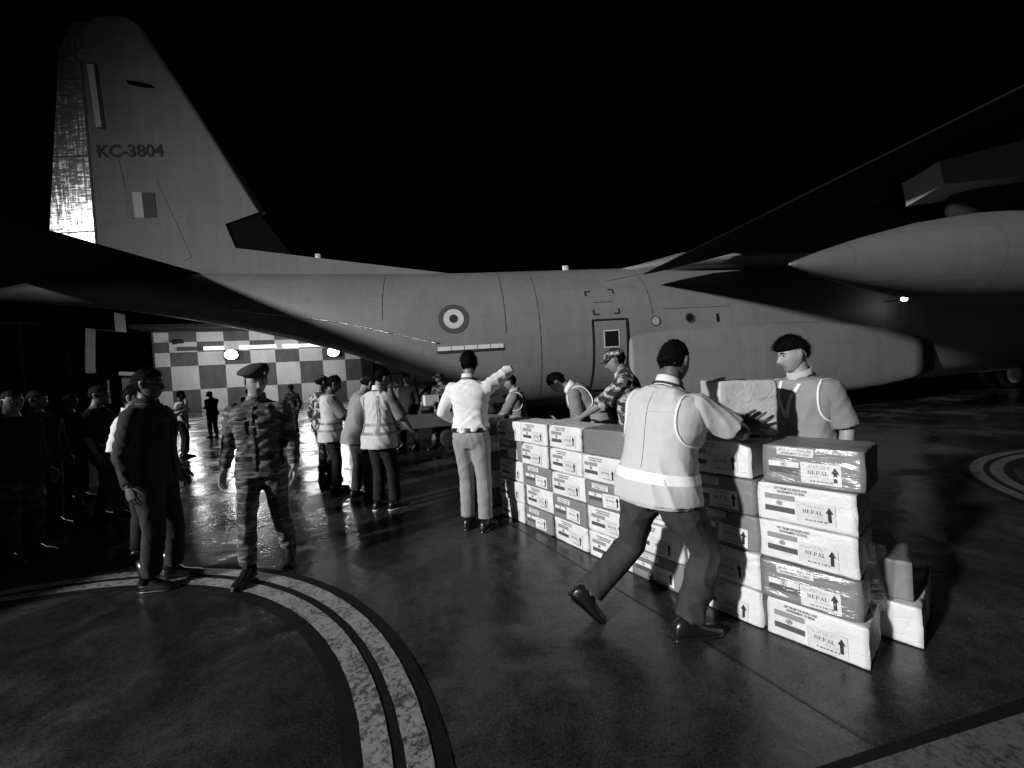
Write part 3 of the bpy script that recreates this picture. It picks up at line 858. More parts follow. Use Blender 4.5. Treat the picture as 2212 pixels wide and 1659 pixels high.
# fluorescent tubes along the wall
for (x0, x1, lit) in ((1.3, 3.55, 'hangar_grey'), (3.64, 5.5, 'tube'), (6.9, 8.68, 'tube'), (8.74, 10.52, 'tube'), (11.16, 12.9, 'tube'), (12.96, 15.2, 'tube')):
    mb = MB(); mb.box(((x0 + x1) / 2, -.02, 6.79), (x1 - x0, .16, .40)); build('tube_light', mb, M[lit], hang)
def floodlight(x, z):
    mb = MB(); mb.box((x, -.35, z), (1.3, .35, 1.05)); f = build('floodlight', mb, M['hangar_dark'], hang)
    mb = MB(); mb.ellipsoid((x, -.55, z), (.62, .10, .52)); build('lens', mb, M['flood'], f, smooth=True)
    mb = MB(); mb.box((x, -.05, z + .1), (.2, .5, .15)); build('bracket', mb, M['hangar_dark'], f)
    w = hang.matrix_basis @ Vector((x, -.9, z))
    l = bpy.data.lights.new('hangar_floodlight', 'SPOT'); l.energy = 1200; l.spot_size = R(160); l.spot_blend = .7; l.shadow_soft_size = .5
    lo = bpy.data.objects.new('hangar_floodlight', l); col.objects.link(lo); lo.location = w
    aim(lo, hang.matrix_basis @ Vector((x, -12, 0)))
floodlight(6.25, 5.97)
floodlight(16.45, 5.85)
# tubes also light the wall they hang on
for x in (4.0, 9.0, 14.0):
    l = bpy.data.lights.new('tube_glow', 'POINT'); l.energy = 620; l.shadow_soft_size = .6
    lo = bpy.data.objects.new('tube_glow', l); col.objects.link(lo); lo.location = hang.matrix_basis @ Vector((x, -6.5, 5.6))
mb = MB(); mb.box((1.6, -.4, 7.5), (.7, .5, .25)); mb.box((1.3, -.55, 7.35), (.25, .3, .2)); build('wall_camera', mb, M['hangar_dark'], hang)

M['gantry'] = mat('gantry_grey', .05, .8, .2, var=.2)
gan = thing('gantry', 'dim grey concrete gantry beam on a column left of the chequered wall', 'gantry', (-37.0, 34.0, 0), R(10))
mb = MB(); mb.loft([[(x, -.6, z0), (x, .6, z0), (x, .6, z1), (x, -.6, z1)] for x, z0, z1 in ((-14, 9.3, 10.4), (-3, 8.7, 9.9), (3.2, 7.7, 9.3))]); build('beam', mb, M['gantry'], gan)
mb = MB(); mb.loft([[(.2 - w, -.5, z), (.2 + w, -.5, z), (.2 + w, .5, z), (.2 - w, .5, z)] for z, w in ((0, .45), (5, .5), (8.2, .75))]); build('column', mb, M['gantry'], gan)
shd = thing('shed', 'low dim shed with flat roof beside the gantry column', 'shed', (-35.8, 33.0, 0), R(12))
mb = MB(); mb.box((0, 1.5, 1.9), (5.4, 3, 3.8)); build('wall', mb, M['hangar_dark'], shd)
mb = MB(); mb.box((0, 1.2, 3.95), (6.2, 4.2, .3)); build('roof', mb, M['hangar_grey'], shd)
mb = MB(); mb.box((-.9, -.06, 2.3), (2.0, .1, 1.7)); build('shutter', mb, M['hangar_grey'], shd)
mb = MB(); mb.box((1.75, -.2, 2.5), (.34, .3, 2.0)); build('lit_post', mb, M['check_white'], shd)
hb = thing('dark_hangar_door', 'tall dark hangar door opening at the far left behind the crowd', 'hangar door', (-58.0, 52.0, 0), R(20))
mb = MB(); mb.box((0, 2, 7), (40, 4, 14)); build('door_leaf', mb, M['hangar_dark'], hb)
for k in range(9):
    mb = MB(); mb.box((-18 + 4.5 * k, -.1, 7), (.18, .2, 14)); build('rib', mb, M['hangar_grey'], hb)

# ------------------------------------------------------------------ netted cargo on the ramp
def to_world(s, y, z=0):
    c, sn = math.cos(YAW), math.sin(YAW)
    return Vector((AO.x + s * c - y * sn, AO.y + s * sn + y * c, z))
M['film'] = mat('film_white', .55, .35, .5, var=.25, vscale=7, bump=1.0, bscale=9, bdist=.08)
pal = thing('cargo_pallet', 'plastic wrapped netted pallet of relief cargo standing on the aircraft ramp', 'pallet', to_world(7.55, -.2, .86), YAW)
mb = MB(); mb.box((0, 0, .62), (1.1, 1.3, 1.15)); mb.box((-.1, 0, 1.02), (.7, 1.1, .5))
me = remesh(mb, .05, 3); wrinkle(me, .02, (2.5, 2.5, 2.5), 3); me.materials.append(M['film']); me.polygons.foreach_set('use_smooth', [True] * len(me.polygons)); link('wrapped_load', me, pal)
mb = MB(); mb.box((0, 0, .03), (1.35, 1.55, .06)); build('pallet_base', mb, M['metal'], pal)
for k in range(4):
    mb = MB(); x = -.48 + .32 * k
    mb.tube([(x, -.70, .06), (x + .02, -.68, .7), (x + .05, -.6, 1.2), (x + .05, 0, 1.26)], .022, 6); build('strap', mb, M['band_dark'], pal)
for k in range(3):
    mb = MB(); z = .3 + .32 * k
    mb.tube([(-.58, -.71, z), (0, -.72, z + .02), (.58, -.71, z)], .018, 6); build('strap', mb, M['band_dark'], pal)
ldr = thing('loading_trolley', 'flat metal loading trolley with low side rails at the foot of the ramp', 'trolley', to_world(7.7, -2.4, 0), YAW + R(6))
mb = MB(); mb.box((0, 0, .62), (2.4, 1.3, .12)); build('deck', mb, M['metal'], ldr)
mb = MB(); mb.box((0, -.66, .70), (2.4, .05, .30)); build('side_rail', mb, M['metal'], ldr)
mb = MB(); mb.box((0, .66, .70), (2.4, .05, .30)); build('side_rail', mb, M['metal'], ldr)
for x in (-.9, .9):
    for y in (-.5, .5):
        mb = MB(); mb.loft([[(x + r * math.cos(a), y + d, .25 + r * math.sin(a)) for a in np.linspace(0, 2 * math.pi, 20, endpoint=False)] for d, r in ((-.06, .15), (-.05, .24), (.05, .24), (.06, .15))]); build('wheel', mb, M['tyre'], ldr, smooth=True)
        mb = MB(); mb.box((x, y, .46), (.1, .1, .22)); build('leg', mb, M['metal'], ldr)

# ------------------------------------------------------------------ relief boxes
BW, BD, BH = .440, .330, .214
def box_shape(seed, w=BW, d=BD, h=BH, amp=.0036, rad=.010):
    nx, ny, nz = 22, 14, 12
    bm = bmesh.new(); bmesh.ops.create_cube(bm, size=1)
    bmesh.ops.subdivide_edges(bm, edges=bm.edges, cuts=13, use_grid_fill=True)
    v = np.array([tuple(x.co) for x in bm.verts])
    half = np.array([w, d, h]) / 2
    p = v * 2 * half
    core = np.clip(p, -(half - rad), half - rad)
    dl = p - core; ln = np.linalg.norm(dl, axis=1); k = np.where(ln > 1e-9, np.minimum(1, rad / np.maximum(ln, 1e-9)), 1)
    p = core + dl * k[:, None]
    nrm = v / np.abs(v).max(1)[:, None]; nrm = np.where(np.abs(v) > .499, np.sign(v), 0); nrm = nrm / np.maximum(1, np.linalg.norm(nrm, axis=1))[:, None]
    wv = waves(p, seed, np.array([5, 5, 7.]), 4) ; wv2 = waves(p, seed + 9, np.array([14, 14, 18.]), 3)
    soft = np.where(v[:, 1] < -.499, .45, 1.0)
    p = p + nrm * (((wv * amp + wv2 * amp * .45) - amp * 1.6) * soft)[:, None]
    rc = np.random.RandomState(seed)
    for _ in range(3):
        cn = half * rc.choice([-1, 1], 3); dd = np.linalg.norm(p - cn, axis=1)
        p = p - (np.sign(cn) * np.exp(-(dd / .035) ** 2)[:, None]) * rc.uniform(.002, .009)
    p[:, 2] += h / 2
    for x, c in zip(bm.verts, p): x.co = c
    bmesh.ops.recalc_face_normals(bm, faces=bm.faces)
    me = bpy.data.meshes.new('relief_box'); bm.to_mesh(me); bm.free()
    me.polygons.foreach_set('use_smooth', [True] * len(me.polygons))
    return me

def wrap_material(name, val, crease):
    m = bpy.data.materials.new(name); m.use_nodes = True
    nt = m.node_tree; N = nt.nodes; L = nt.links; b = N['Principled BSDF']
    tc = N.new('ShaderNodeTexCoord')
    oi = N.new('ShaderNodeObjectInfo')
    ad = N.new('ShaderNodeVectorMath'); ad.operation = 'ADD'
    sc = N.new('ShaderNodeVectorMath'); sc.operation = 'SCALE'; sc.inputs['Scale'].default_value = 7
    cb = N.new('ShaderNodeCombineXYZ')
    for i in range(3): L.new(oi.outputs['Random'], cb.inputs[i])
    L.new(cb.outputs[0], sc.inputs[0]); L.new(tc.outputs['Object'], ad.inputs[0]); L.new(sc.outputs[0], ad.inputs[1])
    n0 = N.new('ShaderNodeTexNoise'); n0.inputs['Scale'].default_value = 5; n0.inputs['Detail'].default_value = 3
    L.new(ad.outputs[0], n0.inputs['Vector'])
    mixv = N.new('ShaderNodeVectorMath'); mixv.operation = 'MULTIPLY_ADD'; mixv.inputs[1].default_value = (.35, .35, .35)
    L.new(n0.outputs['Color'], mixv.inputs[0]); L.new(ad.outputs[0], mixv.inputs[2])
    vo = N.new('ShaderNodeTexVoronoi'); vo.feature = 'DISTANCE_TO_EDGE'; vo.inputs['Scale'].default_value = 9
    L.new(mixv.outputs[0], vo.inputs['Vector'])
    mp = N.new('ShaderNodeMapping'); mp.inputs['Rotation'].default_value = (.3, .6, .4); mp.inputs['Scale'].default_value = (2, 2, 9)
    L.new(mixv.outputs[0], mp.inputs[0])
    n1 = N.new('ShaderNodeTexNoise'); n1.noise_type = 'RIDGED_MULTIFRACTAL'; n1.inputs['Scale'].default_value = 1.3; n1.inputs['Detail'].default_value = 4
    L.new(mp.outputs[0], n1.inputs['Vector'])
    mr = N.new('ShaderNodeMapRange'); mr.inputs['From Max'].default_value = .12
    L.new(vo.outputs['Distance'], mr.inputs['Value'])
    su = N.new('ShaderNodeMath'); su.operation = 'MULTIPLY_ADD'; su.inputs[1].default_value = .10
    L.new(mr.outputs[0], su.inputs[0]); L.new(n1.outputs['Fac'], su.inputs[2])
    bp = N.new('ShaderNodeBump'); bp.inputs['Strength'].default_value = crease; bp.inputs['Distance'].default_value = .012
    L.new(su.outputs[0], bp.inputs['Height']); L.new(bp.outputs[0], b.inputs['Normal'])
    n2 = N.new('ShaderNodeTexNoise'); n2.inputs['Scale'].default_value = 6; n2.inputs['Detail'].default_value = 6
    L.new(ad.outputs[0], n2.inputs['Vector'])
    cv = N.new('ShaderNodeMapRange'); cv.inputs['From Min'].default_value = .3; cv.inputs['From Max'].default_value = .7
    cv.inputs['To Min'].default_value = val * .88; cv.inputs['To Max'].default_value = val * 1.08
    L.new(n2.outputs['Fac'], cv.inputs['Value']); L.new(cv.outputs[0], b.inputs['Base Color'])
    b.inputs['Roughness'].default_value = .42; b.inputs['Specular IOR Level'].default_value = .45
    return m
M['wrap_white'] = wrap_material('wrap_white', .70, 1.0)
M['wrap_card'] = wrap_material('wrap_card', .20, .4)
M['wrap_card_dark'] = wrap_material('wrap_card_dark', .13, .4)
M['ink'] = mat('ink', .02, .6)
M['ink_soft'] = mat('ink_soft', .13, .6)
M['ink_pale'] = mat('ink_pale', .42, .6)
M['flag_mid'] = mat('flag_mid', .26, .55)
M['flag_dark'] = mat('flag_dark', .075, .55)
M['label_white'] = mat('label_white', .70, .5, .4, var=.06, vscale=20)
M['label_grey'] = mat('label_grey', .60, .5, .4, var=.10, vscale=20)
def film_material():
    m = bpy.data.materials.new('clear_film'); m.use_nodes = True
    nt = m.node_tree; N = nt.nodes; L = nt.links
    N.remove(N['Principled BSDF'])
    out = N['Material Output']
    tr = N.new('ShaderNodeBsdfTransparent'); gl = N.new('ShaderNodeBsdfGlossy'); gl.inputs['Roughness'].default_value = .22
    df = N.new('ShaderNodeBsdfDiffuse'); df.inputs['Color'].default_value = (.6, .6, .6, 1)
    tc = N.new('ShaderNodeTexCoord'); mp = N.new('ShaderNodeMapping'); mp.inputs['Scale'].default_value = (1.6, 1.6, 8); mp.inputs['Rotation'].default_value = (0, R(9), 0)
    n1 = N.new('ShaderNodeTexNoise'); n1.inputs['Scale'].default_value = 2.4; n1.inputs['Detail'].default_value = 5; n1.inputs['Distortion'].default_value = .6
    L.new(tc.outputs['Object'], mp.inputs[0]); L.new(mp.outputs[0], n1.inputs['Vector'])
    bp = N.new('ShaderNodeBump'); bp.inputs['Strength'].default_value = 1; bp.inputs['Distance'].default_value = .02
    L.new(n1.outputs['Fac'], bp.inputs['Height']); L.new(bp.outputs[0], gl.inputs['Normal'])
    mr = N.new('ShaderNodeMapRange'); mr.inputs['From Min'].default_value = .60; mr.inputs['From Max'].default_value = .78; mr.inputs['To Min'].default_value = .02; mr.inputs['To Max'].default_value = .24
    L.new(n1.outputs['Fac'], mr.inputs['Value'])
    m1 = N.new('ShaderNodeMixShader'); L.new(mr.outputs[0], m1.inputs[0]); L.new(tr.outputs[0], m1.inputs[1]); L.new(df.outputs[0], m1.inputs[2])
    m2 = N.new('ShaderNodeMixShader'); m2.inputs[0].default_value = .075; L.new(m1.outputs[0], m2.inputs[1]); L.new(gl.outputs[0], m2.inputs[2])
    L.new(m2.outputs[0], out.inputs['Surface'])
    return m
M['clear_film'] = film_material()

# serif letters for the destination
def serif_word(mb, word, x, z, h, adv, mi, y):
    t, T, sf = .10, .19, .07
    def q(pts): mb.add([(x + a * h, y, z + b * h) for a, b in pts], [tuple(range(len(pts)))], mi)
    def rect(a0, a1, b0, b1): q([(a0, b0), (a1, b0), (a1, b1), (a0, b1)])
    for ch in word:
        if ch == 'N':
            rect(.10, .10 + t, 0, 1); rect(.66, .66 + t, 0, 1); q([(.06, 1), (.24, 1), (.76, 0), (.62, 0)])
            rect(0, .30, 0, sf); rect(.56, .86, 1 - sf, 1); rect(0, .2, 1 - sf, 1)
        elif ch in 'EPL':
            rect(.10, .10 + T, 0, 1); rect(0, .38, 0, sf); rect(0, .38, 1 - sf, 1)
            if ch == 'E': rect(.29, .72, 0, .08); rect(.29, .68, .92, 1); rect(.29, .55, .47, .55); rect(.65, .72, 0, .26); rect(.62, .68, .76, 1); rect(.52, .57, .38, .64)
            if ch == 'L': rect(.29, .72, 0, .08); rect(.65, .72, 0, .28)
            if ch == 'P': rect(.29, .58, .92, 1); rect(.29, .58, .42, .50); q([(.55, .42), (.68, .48), (.76, .60), (.76, .82), (.68, .94), (.55, 1), (.55, .92), (.60, .84), (.60, .58), (.55, .50)])
        elif ch == 'A':
            q([(.40, 1), (.48, 1), (.18, 0), (.10, 0)]); q([(.36, 1), (.50, 1), (.80, 0), (.60, 0)]); rect(.24, .62, .30, .38); rect(0, .28, 0, sf); rect(.52, .92, 0, sf)
        x += adv * h
XC = lambda f: -BW / 2 + BW * f
ZC = lambda f: BH * f
def arrow(mb, cx, z0, z1, mi, y):
    w = .0075; hw = .0165; zn = z0 + (z1 - z0) * .58
    mb.add([(cx - w, y, z0), (cx + w, y, z0), (cx + w, y, zn), (cx + hw, y, zn), (cx, y, z1), (cx - hw, y, zn), (cx - w, y, zn)], [(0, 1, 2, 6), (6, 2, 3, 4, 5)], mi)
def quad(mb, x0, x1, z0, z1, mi, y): mb.add([(x0, y, z0), (x1, y, z0), (x1, y, z1), (x0, y, z1)], [(0, 1, 2, 3)], mi)
YF = -BD / 2 - .0012
def flag_mesh(card):
    mb = MB()
    x0, x1 = XC(.09), XC(.405)
    if card: quad(mb, x0, x1, ZC(.44), ZC(.58), 2, YF); quad(mb, x0, x1, ZC(.29), ZC(.438), 1, YF); zc = ZC(.51)
    else: quad(mb, x0, x1, ZC(.585), ZC(.72), 0, YF); quad(mb, x0, x1, ZC(.27), ZC(.41), 1, YF); zc = ZC(.50)
    cx = (x0 + x1) / 2; n = 28; r = .0135
    for a, b_, k in ((.0112, .0135, 3), (0, .0045, 3)):
        vv = []; fs = []
        for i in range(n):
            t = 2 * math.pi * i / n
            for rr in (a, b_): vv.append((cx + rr * math.cos(t), YF - .0006, zc + rr * math.sin(t)))
        for i in range(n): j = (i + 1) % n; fs.append((2 * i, 2 * i + 1, 2 * j + 1, 2 * j))
        mb.add(vv, fs, k)
    for i in range(12):
        t = 2 * math.pi * i / 12; d = Vector((math.cos(t), 0, math.sin(t))); e = Vector((-math.sin(t), 0, math.cos(t))) * .0005; c = Vector((cx, YF - .0006, zc))
        mb.add([c + d * .004 - e, c + d * .0115 - e, c + d * .0115 + e, c + d * .004 + e], [(0, 1, 2, 3)], 3)
    return mb.mesh('flag', [M['flag_mid'], M['flag_dark'], M['label_white'], M['ink_soft']], recalc=False)
def label_mesh(card, seed):
    rnd = random.Random(seed)
    mb = MB(); y = YF - (.0008 if card else .0004)
    quad(mb, XC(.43), XC(.81), ZC(.12), ZC(.62), 0, y)
    y -= .0005
    serif_word(mb, 'NEPAL', XC(.497), ZC(.35), .0195, .92, 1, y)
    arrow(mb, XC(.755), ZC(.20), ZC(.56), 1, y)
    # smudged small print
    for row, z in enumerate((.545, .505, .275, .17)):
        x = .45 if row < 2 else .52
        while x < (.70 if row != 3 else .74):
            w = rnd.uniform(.008, .03)
            if row == 3 or rnd.random() < .75: quad(mb, XC(x), XC(x + w), ZC(z), ZC(z + (.03 if row != 3 else .035)), 2 if row != 3 else 3, y)
            x += w + rnd.uniform(.006, .016)
    return mb.mesh('destination_label', [M['label_white'] if card else M['label_grey'], M['ink'], M['ink_pale'], M['ink_soft']], recalc=False)
slog = text_mesh('GIFT FROM THE PEOPLE AND\nGOVERNMENT OF INDIA', BW * .335, 'slogan', M['ink_soft'], .012, BH * .15)
slog_soft = slog.copy()
sp = MB(); quad(sp, -.008, BW * .335 + .008, -.005, BH * .15 + .005, 0, .0006); slog_paper = sp.mesh('slogan_paper', [M['label_white']], recalc=False)
white_shapes = [box_shape(i) for i in range(9)]
card_shapes = [box_shape(20 + i, amp=.0026, rad=.008) for i in range(6)]
for m_ in white_shapes: m_.materials.append(M['wrap_white'])
for i, m_ in enumerate(card_shapes): m_.materials.append(M['wrap_card'] if i != 1 else M['wrap_card_dark'])
flag_w, flag_c = flag_mesh(False), flag_mesh(True)
lab_w = [label_mesh(False, i) for i in range(4)]; lab_c = [label_mesh(True, 10 + i) for i in range(3)]
def film_shell():
    me = box_shape(77, BW + .014, BD + .014, BH + .008, .007, .02); me.name = 'plastic_film'
    me.materials.append(M['clear_film']); return me
film_me = film_shell()
def relief_box(loc, rz, kind, label, marks=True, film=False, tilt=0, group='relief boxes stacked in the long wall'):
    me = random.choice(white_shapes if kind == 'w' else card_shapes)
    o = link('relief_box', me); o.location = loc; o.rotation_euler = (0, tilt, rz)
    tag(o, label, 'box', group)
    if marks:
        dx, dz = random.uniform(-.012, .012), random.uniform(-.004, .004)
        f = link('flag', flag_w if kind == 'w' else flag_c, o); f.location = (dx, 0, dz)
        l = link('destination_label', random.choice(lab_w if kind == 'w' else lab_c), o); l.location = (dx + random.uniform(-.006, .006), 0, dz + random.uniform(-.005, .005)); l.rotation_euler = (0, random.uniform(-.05, .05), 0)
        s_ = link('slogan', slog, o); s_.location = (XC(.20) + dx, YF - .0014, ZC(.765) + dz)
        if kind == 'c':
            s_.rotation_euler = (0, random.uniform(-.03, .03), 0)
            link('slogan_paper', slog_paper, s_)
    if film: link('plastic_film', film_me, o)
    return o

W0 = Vector((-.21, 4.39)); W1 = Vector((1.63, 1.86))
wdir = (W1 - W0).normalized(); wback = Vector((-wdir.y, wdir.x))     # wback points away from the camera
if wback.y < 0: wback = -wback
corners = [(-.21, 4.39), (.055, 4.02), (.30, 3.66), (.56, 3.27), (.80, 2.93), (1.07, 2.555), (1.335, 2.20), (1.625, 1.865)]
cols = ['wcwww', 'wwcwc', 'wwwcw', 'cwcww', 'wcwwc', 'wccww', 'cwwcw']      # top to bottom
row_name = ['top', 'second from the top', 'middle', 'second from the ground', 'bottom']
col_name = ['in the far left column of the wall', 'in the second column from the left', 'in the third column from the left', 'in the fourth column from the left',
            'in the column behind the walking worker', 'in the column right of the walking worker', 'in the nearest column at the right end']
for c in range(7):
    a = Vector(corners[c]); b_ = Vector(corners[c + 1])
    d = (b_ - a).normalized(); bk = Vector((-d.y, d.x))
    if bk.y < 0: bk = -bk
    rz = math.atan2(d.y, d.x)
    mid = (a + b_) / 2
    for r_ in range(5):
        k = cols[c][r_]
        z = (4 - r_) * BH
        jit = random.uniform(-.016, .016) if r_ != 4 else 0
        sh = {(6, 0): .03, (6, 4): .012, (6, 2): -.008, (6, 3): -.012, (5, 0): -.02}.get((c, r_), random.uniform(-.013, .013))
        p = mid + bk * (BD / 2 + .004 + jit) + d * sh
        film = (c, r_) in ((3, 0), (6, 0), (6, 3))
        marks = (c, r_) != (3, 0)
        lab = ('white wrapped' if k == 'w' else 'brown grey') + ' relief box, ' + row_name[r_] + ' ' + col_name[c]
        relief_box((p.x, p.y, z), rz + random.uniform(-.04, .04), k, lab, marks, film)
# set-back column at the far left end
a0 = Vector((-.50, 4.80)); d0 = Vector((.50, -.866)); rz0 = math.atan2(d0.y, d0.x)
for r_, k in enumerate('cwcwc'):
    relief_box((a0.x + .15, a0.y + .12, r_ * BH), rz0, k, ('white wrapped' if k == 'w' else 'brown grey') + ' relief box, ' + row_name[4 - r_] + ' of the column behind the pointing man')
# second line of boxes behind the wall, lower
for i in range(7):
    t = (i + .5) / 7
    if i == 6: continue
    q_ = W0.lerp(W1, t) + wback * (.56 + .1 * (i % 2)) + wdir * .1
    for r_ in range(4 if i in (0, 1, 2) else 3):
        if i > 3 and r_ == 2: continue
        k = random.choice('cwc')
        relief_box((q_.x, q_.y, r_ * BH), math.atan2(wdir.y, wdir.x) + random.uniform(-.06, .06), k, ('pale' if k == 'w' else 'brown grey') + ' box behind the wall, ' + ['first', 'second', 'third', 'fourth', 'fifth', 'sixth', 'last'][i] + ' hidden stack from the left, ' + ['lowest', 'second', 'third', 'topmost'][r_] + ' layer', False, False, 0, 'relief boxes in the hidden second row')
def loose(p, z, rz, k, lab): return relief_box((p[0], p[1], z), rz, k, lab, False, False, 0, 'loose boxes beside the right end')
loose((1.99, 2.25), 0, R(-48.7), 'w', 'pale relief box on the ground just right of the wall end')
loose((2.23, 2.45), .0, R(-48.7), 'w', 'pale relief box rearmost of those right of the wall end')
loose((1.97, 2.30), BH, R(-42), 'c', 'dark relief box lying on the loose boxes right of the wall end')
# crumpled clear sheet hanging off the end of the wall
mb = MB(); rings = []
for i in range(14):
    t = i / 13
    rings.append([(1.70 + .20 * u + .02 * math.sin(9 * t + 5 * u), 1.93 + .16 * u + .03 * math.sin(11 * t + 7 * u) , .02 + .58 * t * (1 - .15 * u)) for u in np.linspace(0, 1, 12)])
mb.loft(rings, cap0=False, cap1=False, closed=False)
me = mb.mesh('plastic_sheet', [M['clear_film']], True); o = link('plastic_sheet', me); md = o.modifiers.new('t', 'SOLIDIFY'); md.thickness = .002
tag(o, 'crumpled clear plastic sheet hanging at the right end of the box wall', 'plastic sheet')
# the box being pushed along the top
big = box_shape(55, .355, .36, .350, .006, .02); big.name = 'pushed_box'; M['wrap_grey'] = wrap_material('wrap_grey', .50, .9); big.materials.append(M['wrap_grey'])
o = link('pushed_box', big); o.location = (1.445, 2.565, 5 * BH + .004); o.rotation_euler = (0, R(2), R(-8))
tag(o, 'large blank white wrapped box being pushed along the top of the wall', 'box')

cb_ = MB(); cb_.tube([to_world(25.2 + .28 * i, -.6, .74 - .05 * math.sin(math.pi * i / 10)) for i in range(11)], .03, 8)
o = build('power_cable', cb_, M['strip_light'], smooth=True); tag(o, 'thin pale cable slung below the dark nose of the aircraft', 'cable')

# ------------------------------------------------------------------ people
def folds(me, amp, seed, kind):
    """directional cloth folds that come and go over the garment"""
    v = verts_of(me); n = normals_of(me); rng = np.random.RandomState(seed)
    out = np.zeros(len(v))
    sets = {'shirt': [(.55, .25, 1.0, 11), (-.6, .3, .9, 13), (.9, .3, .25, 9), (.2, .9, .6, 17)],
            'trousers': [(.5, .3, .8, 9), (.9, .5, .12, 12), (-.6, .3, .7, 10), (.5, -.9, .1, 10)],
            'vest': [(.9, .3, .18, 8), (-.7, .2, .7, 8), (.6, .5, .5, 12)]}[kind]
    for a, b, c, f in sets:
        d = np.array([a, b, c]); d = d / np.linalg.norm(d)
        lo = waves(v, rng.randint(9999), np.array([1.6, 1.6, 1.4]), 2)
        mask = np.clip(lo * 1.6 + .25, 0, 1)
        ph = v @ d * f * 6.283 * .55 + 1.5 * waves(v, rng.randint(9999), np.array([2.2, 2.2, 1.8]), 2) + rng.rand() * 6
        s = np.sin(ph)
        out += mask * (1 - 2 * np.abs(s) ** .7) * .6
    set_verts(me, v + n * (out * amp)[:, None])

def rot(pitch=0, roll=0, yaw=0):
    """pitch: forward lean, roll: towards the right, yaw: turn to the right (degrees)"""
    return Matrix.Rotation(R(-yaw), 3, 'Z') @ Matrix.Rotation(R(roll), 3, 'Y') @ Matrix.Rotation(R(-pitch), 3, 'X')

def head_grid(nu=64, nv=48):
    th = np.linspace(0.02, math.pi - .02, nv); ph = np.linspace(0, 2 * math.pi, nu, endpoint=False)
    T, P_ = np.meshgrid(th, ph, indexing='ij')
    sx = np.sin(T) * np.cos(P_); sy = np.sin(T) * np.sin(P_); sz = -np.cos(T)
    return sx, sy, sz
def head_shape(nu=64, nv=48):
    sx, sy, sz = head_grid(nu, nv)
    t = np.clip(-sz, 0, 1); up = np.clip(sz, 0, 1)
    x = .0765 * np.sign(sx) * np.abs(sx) ** .92
    y = np.where(sy > 0, .090, .104) * sy
    z = .118 * sz
    x = x * (1 - .30 * t ** 1.5) * (1 - .06 * np.clip(sy, 0, 1))
    y = y + np.where(sy < 0, .060 * t * (-sy) ** 1.0, 0)                 # nape
    z = z + np.where(sy < 0, .030 * t * (-sy), 0)
    y = y + .012 * t                                                     # jaw forward
    fr = np.clip(sy, 0, 1) ** 1.5
    g = lambda a, c, w: np.exp(-((a - c) / w) ** 2)
    ax = np.abs(x)
    nz = np.clip((.026 - z) / .056, 0, 1) * (1 / (1 + np.exp((-.043 - z) / .003)))
    y = y + fr * (.027 * nz ** 1.2 * np.exp(-(x / (.009 + .007 * np.clip((.01 - z) / .05, 0, 1))) ** 2))
    y = y + fr * .007 * g(z, .031, .011) * g(x, 0, .05)
    y = y - fr * .013 * g(ax, .031, .016) * g(z, .010, .012)
    y = y + fr * .004 * g(ax, .048, .018) * g(z, -.022, .018)
    y = y + fr * (.007 * g(z, -.059, .006) + .007 * g(z, -.071, .006) - .004 * g(z, -.065, .003)) * g(x, 0, .022)
    y = y + fr * .007 * g(z, -.100, .014) * g(x, 0, .024)
    y = y - fr * .004 * g(z, -.083, .007) * g(x, 0, .03)
    return x, y, z
def grid_mesh(mb, x, y, z, M3, c, mi=0, mi_fn=None):
    nv, nu = x.shape
    pts = np.stack([x, y, z], -1).reshape(-1, 3)
    Rm = np.array(M3)
    w = pts @ Rm.T + np.array(c)
    b = len(mb.v)
    mb.v.extend([tuple(p) for p in w])
    for i in range(nv - 1):
        for j in range(nu):
            k = (j + 1) % nu
            mb.f.append((b + i * nu + j, b + i * nu + k, b + (i + 1) * nu + k, b + (i + 1) * nu + j))
            mb.m.append(mi_fn(pts[i * nu + j]) if mi_fn else mi)
    mb.f.append(tuple(b + j for j in range(nu - 1, -1, -1))); mb.m.append(mi)
    mb.f.append(tuple(b + (nv - 1) * nu + j for j in range(nu))); mb.m.append(mi)

def ik(S, W, l1, l2, hint):
    S, W = Vector(S), Vector(W)
    d = W - S; L = d.length
    if L > (l1 + l2) * .995:
        W = S + d.normalized() * (l1 + l2) * .995; d = W - S; L = d.length
    a = (l1 * l1 - l2 * l2 + L * L) / (2 * L)
    h = math.sqrt(max(0, l1 * l1 - a * a))
    u = d.normalized(); hv = Vector(hint); hv = hv - u * hv.dot(u)
    hv = hv.normalized() if hv.length > 1e-5 else u.orthogonal().normalized()
    return S + u * a + hv * h, W

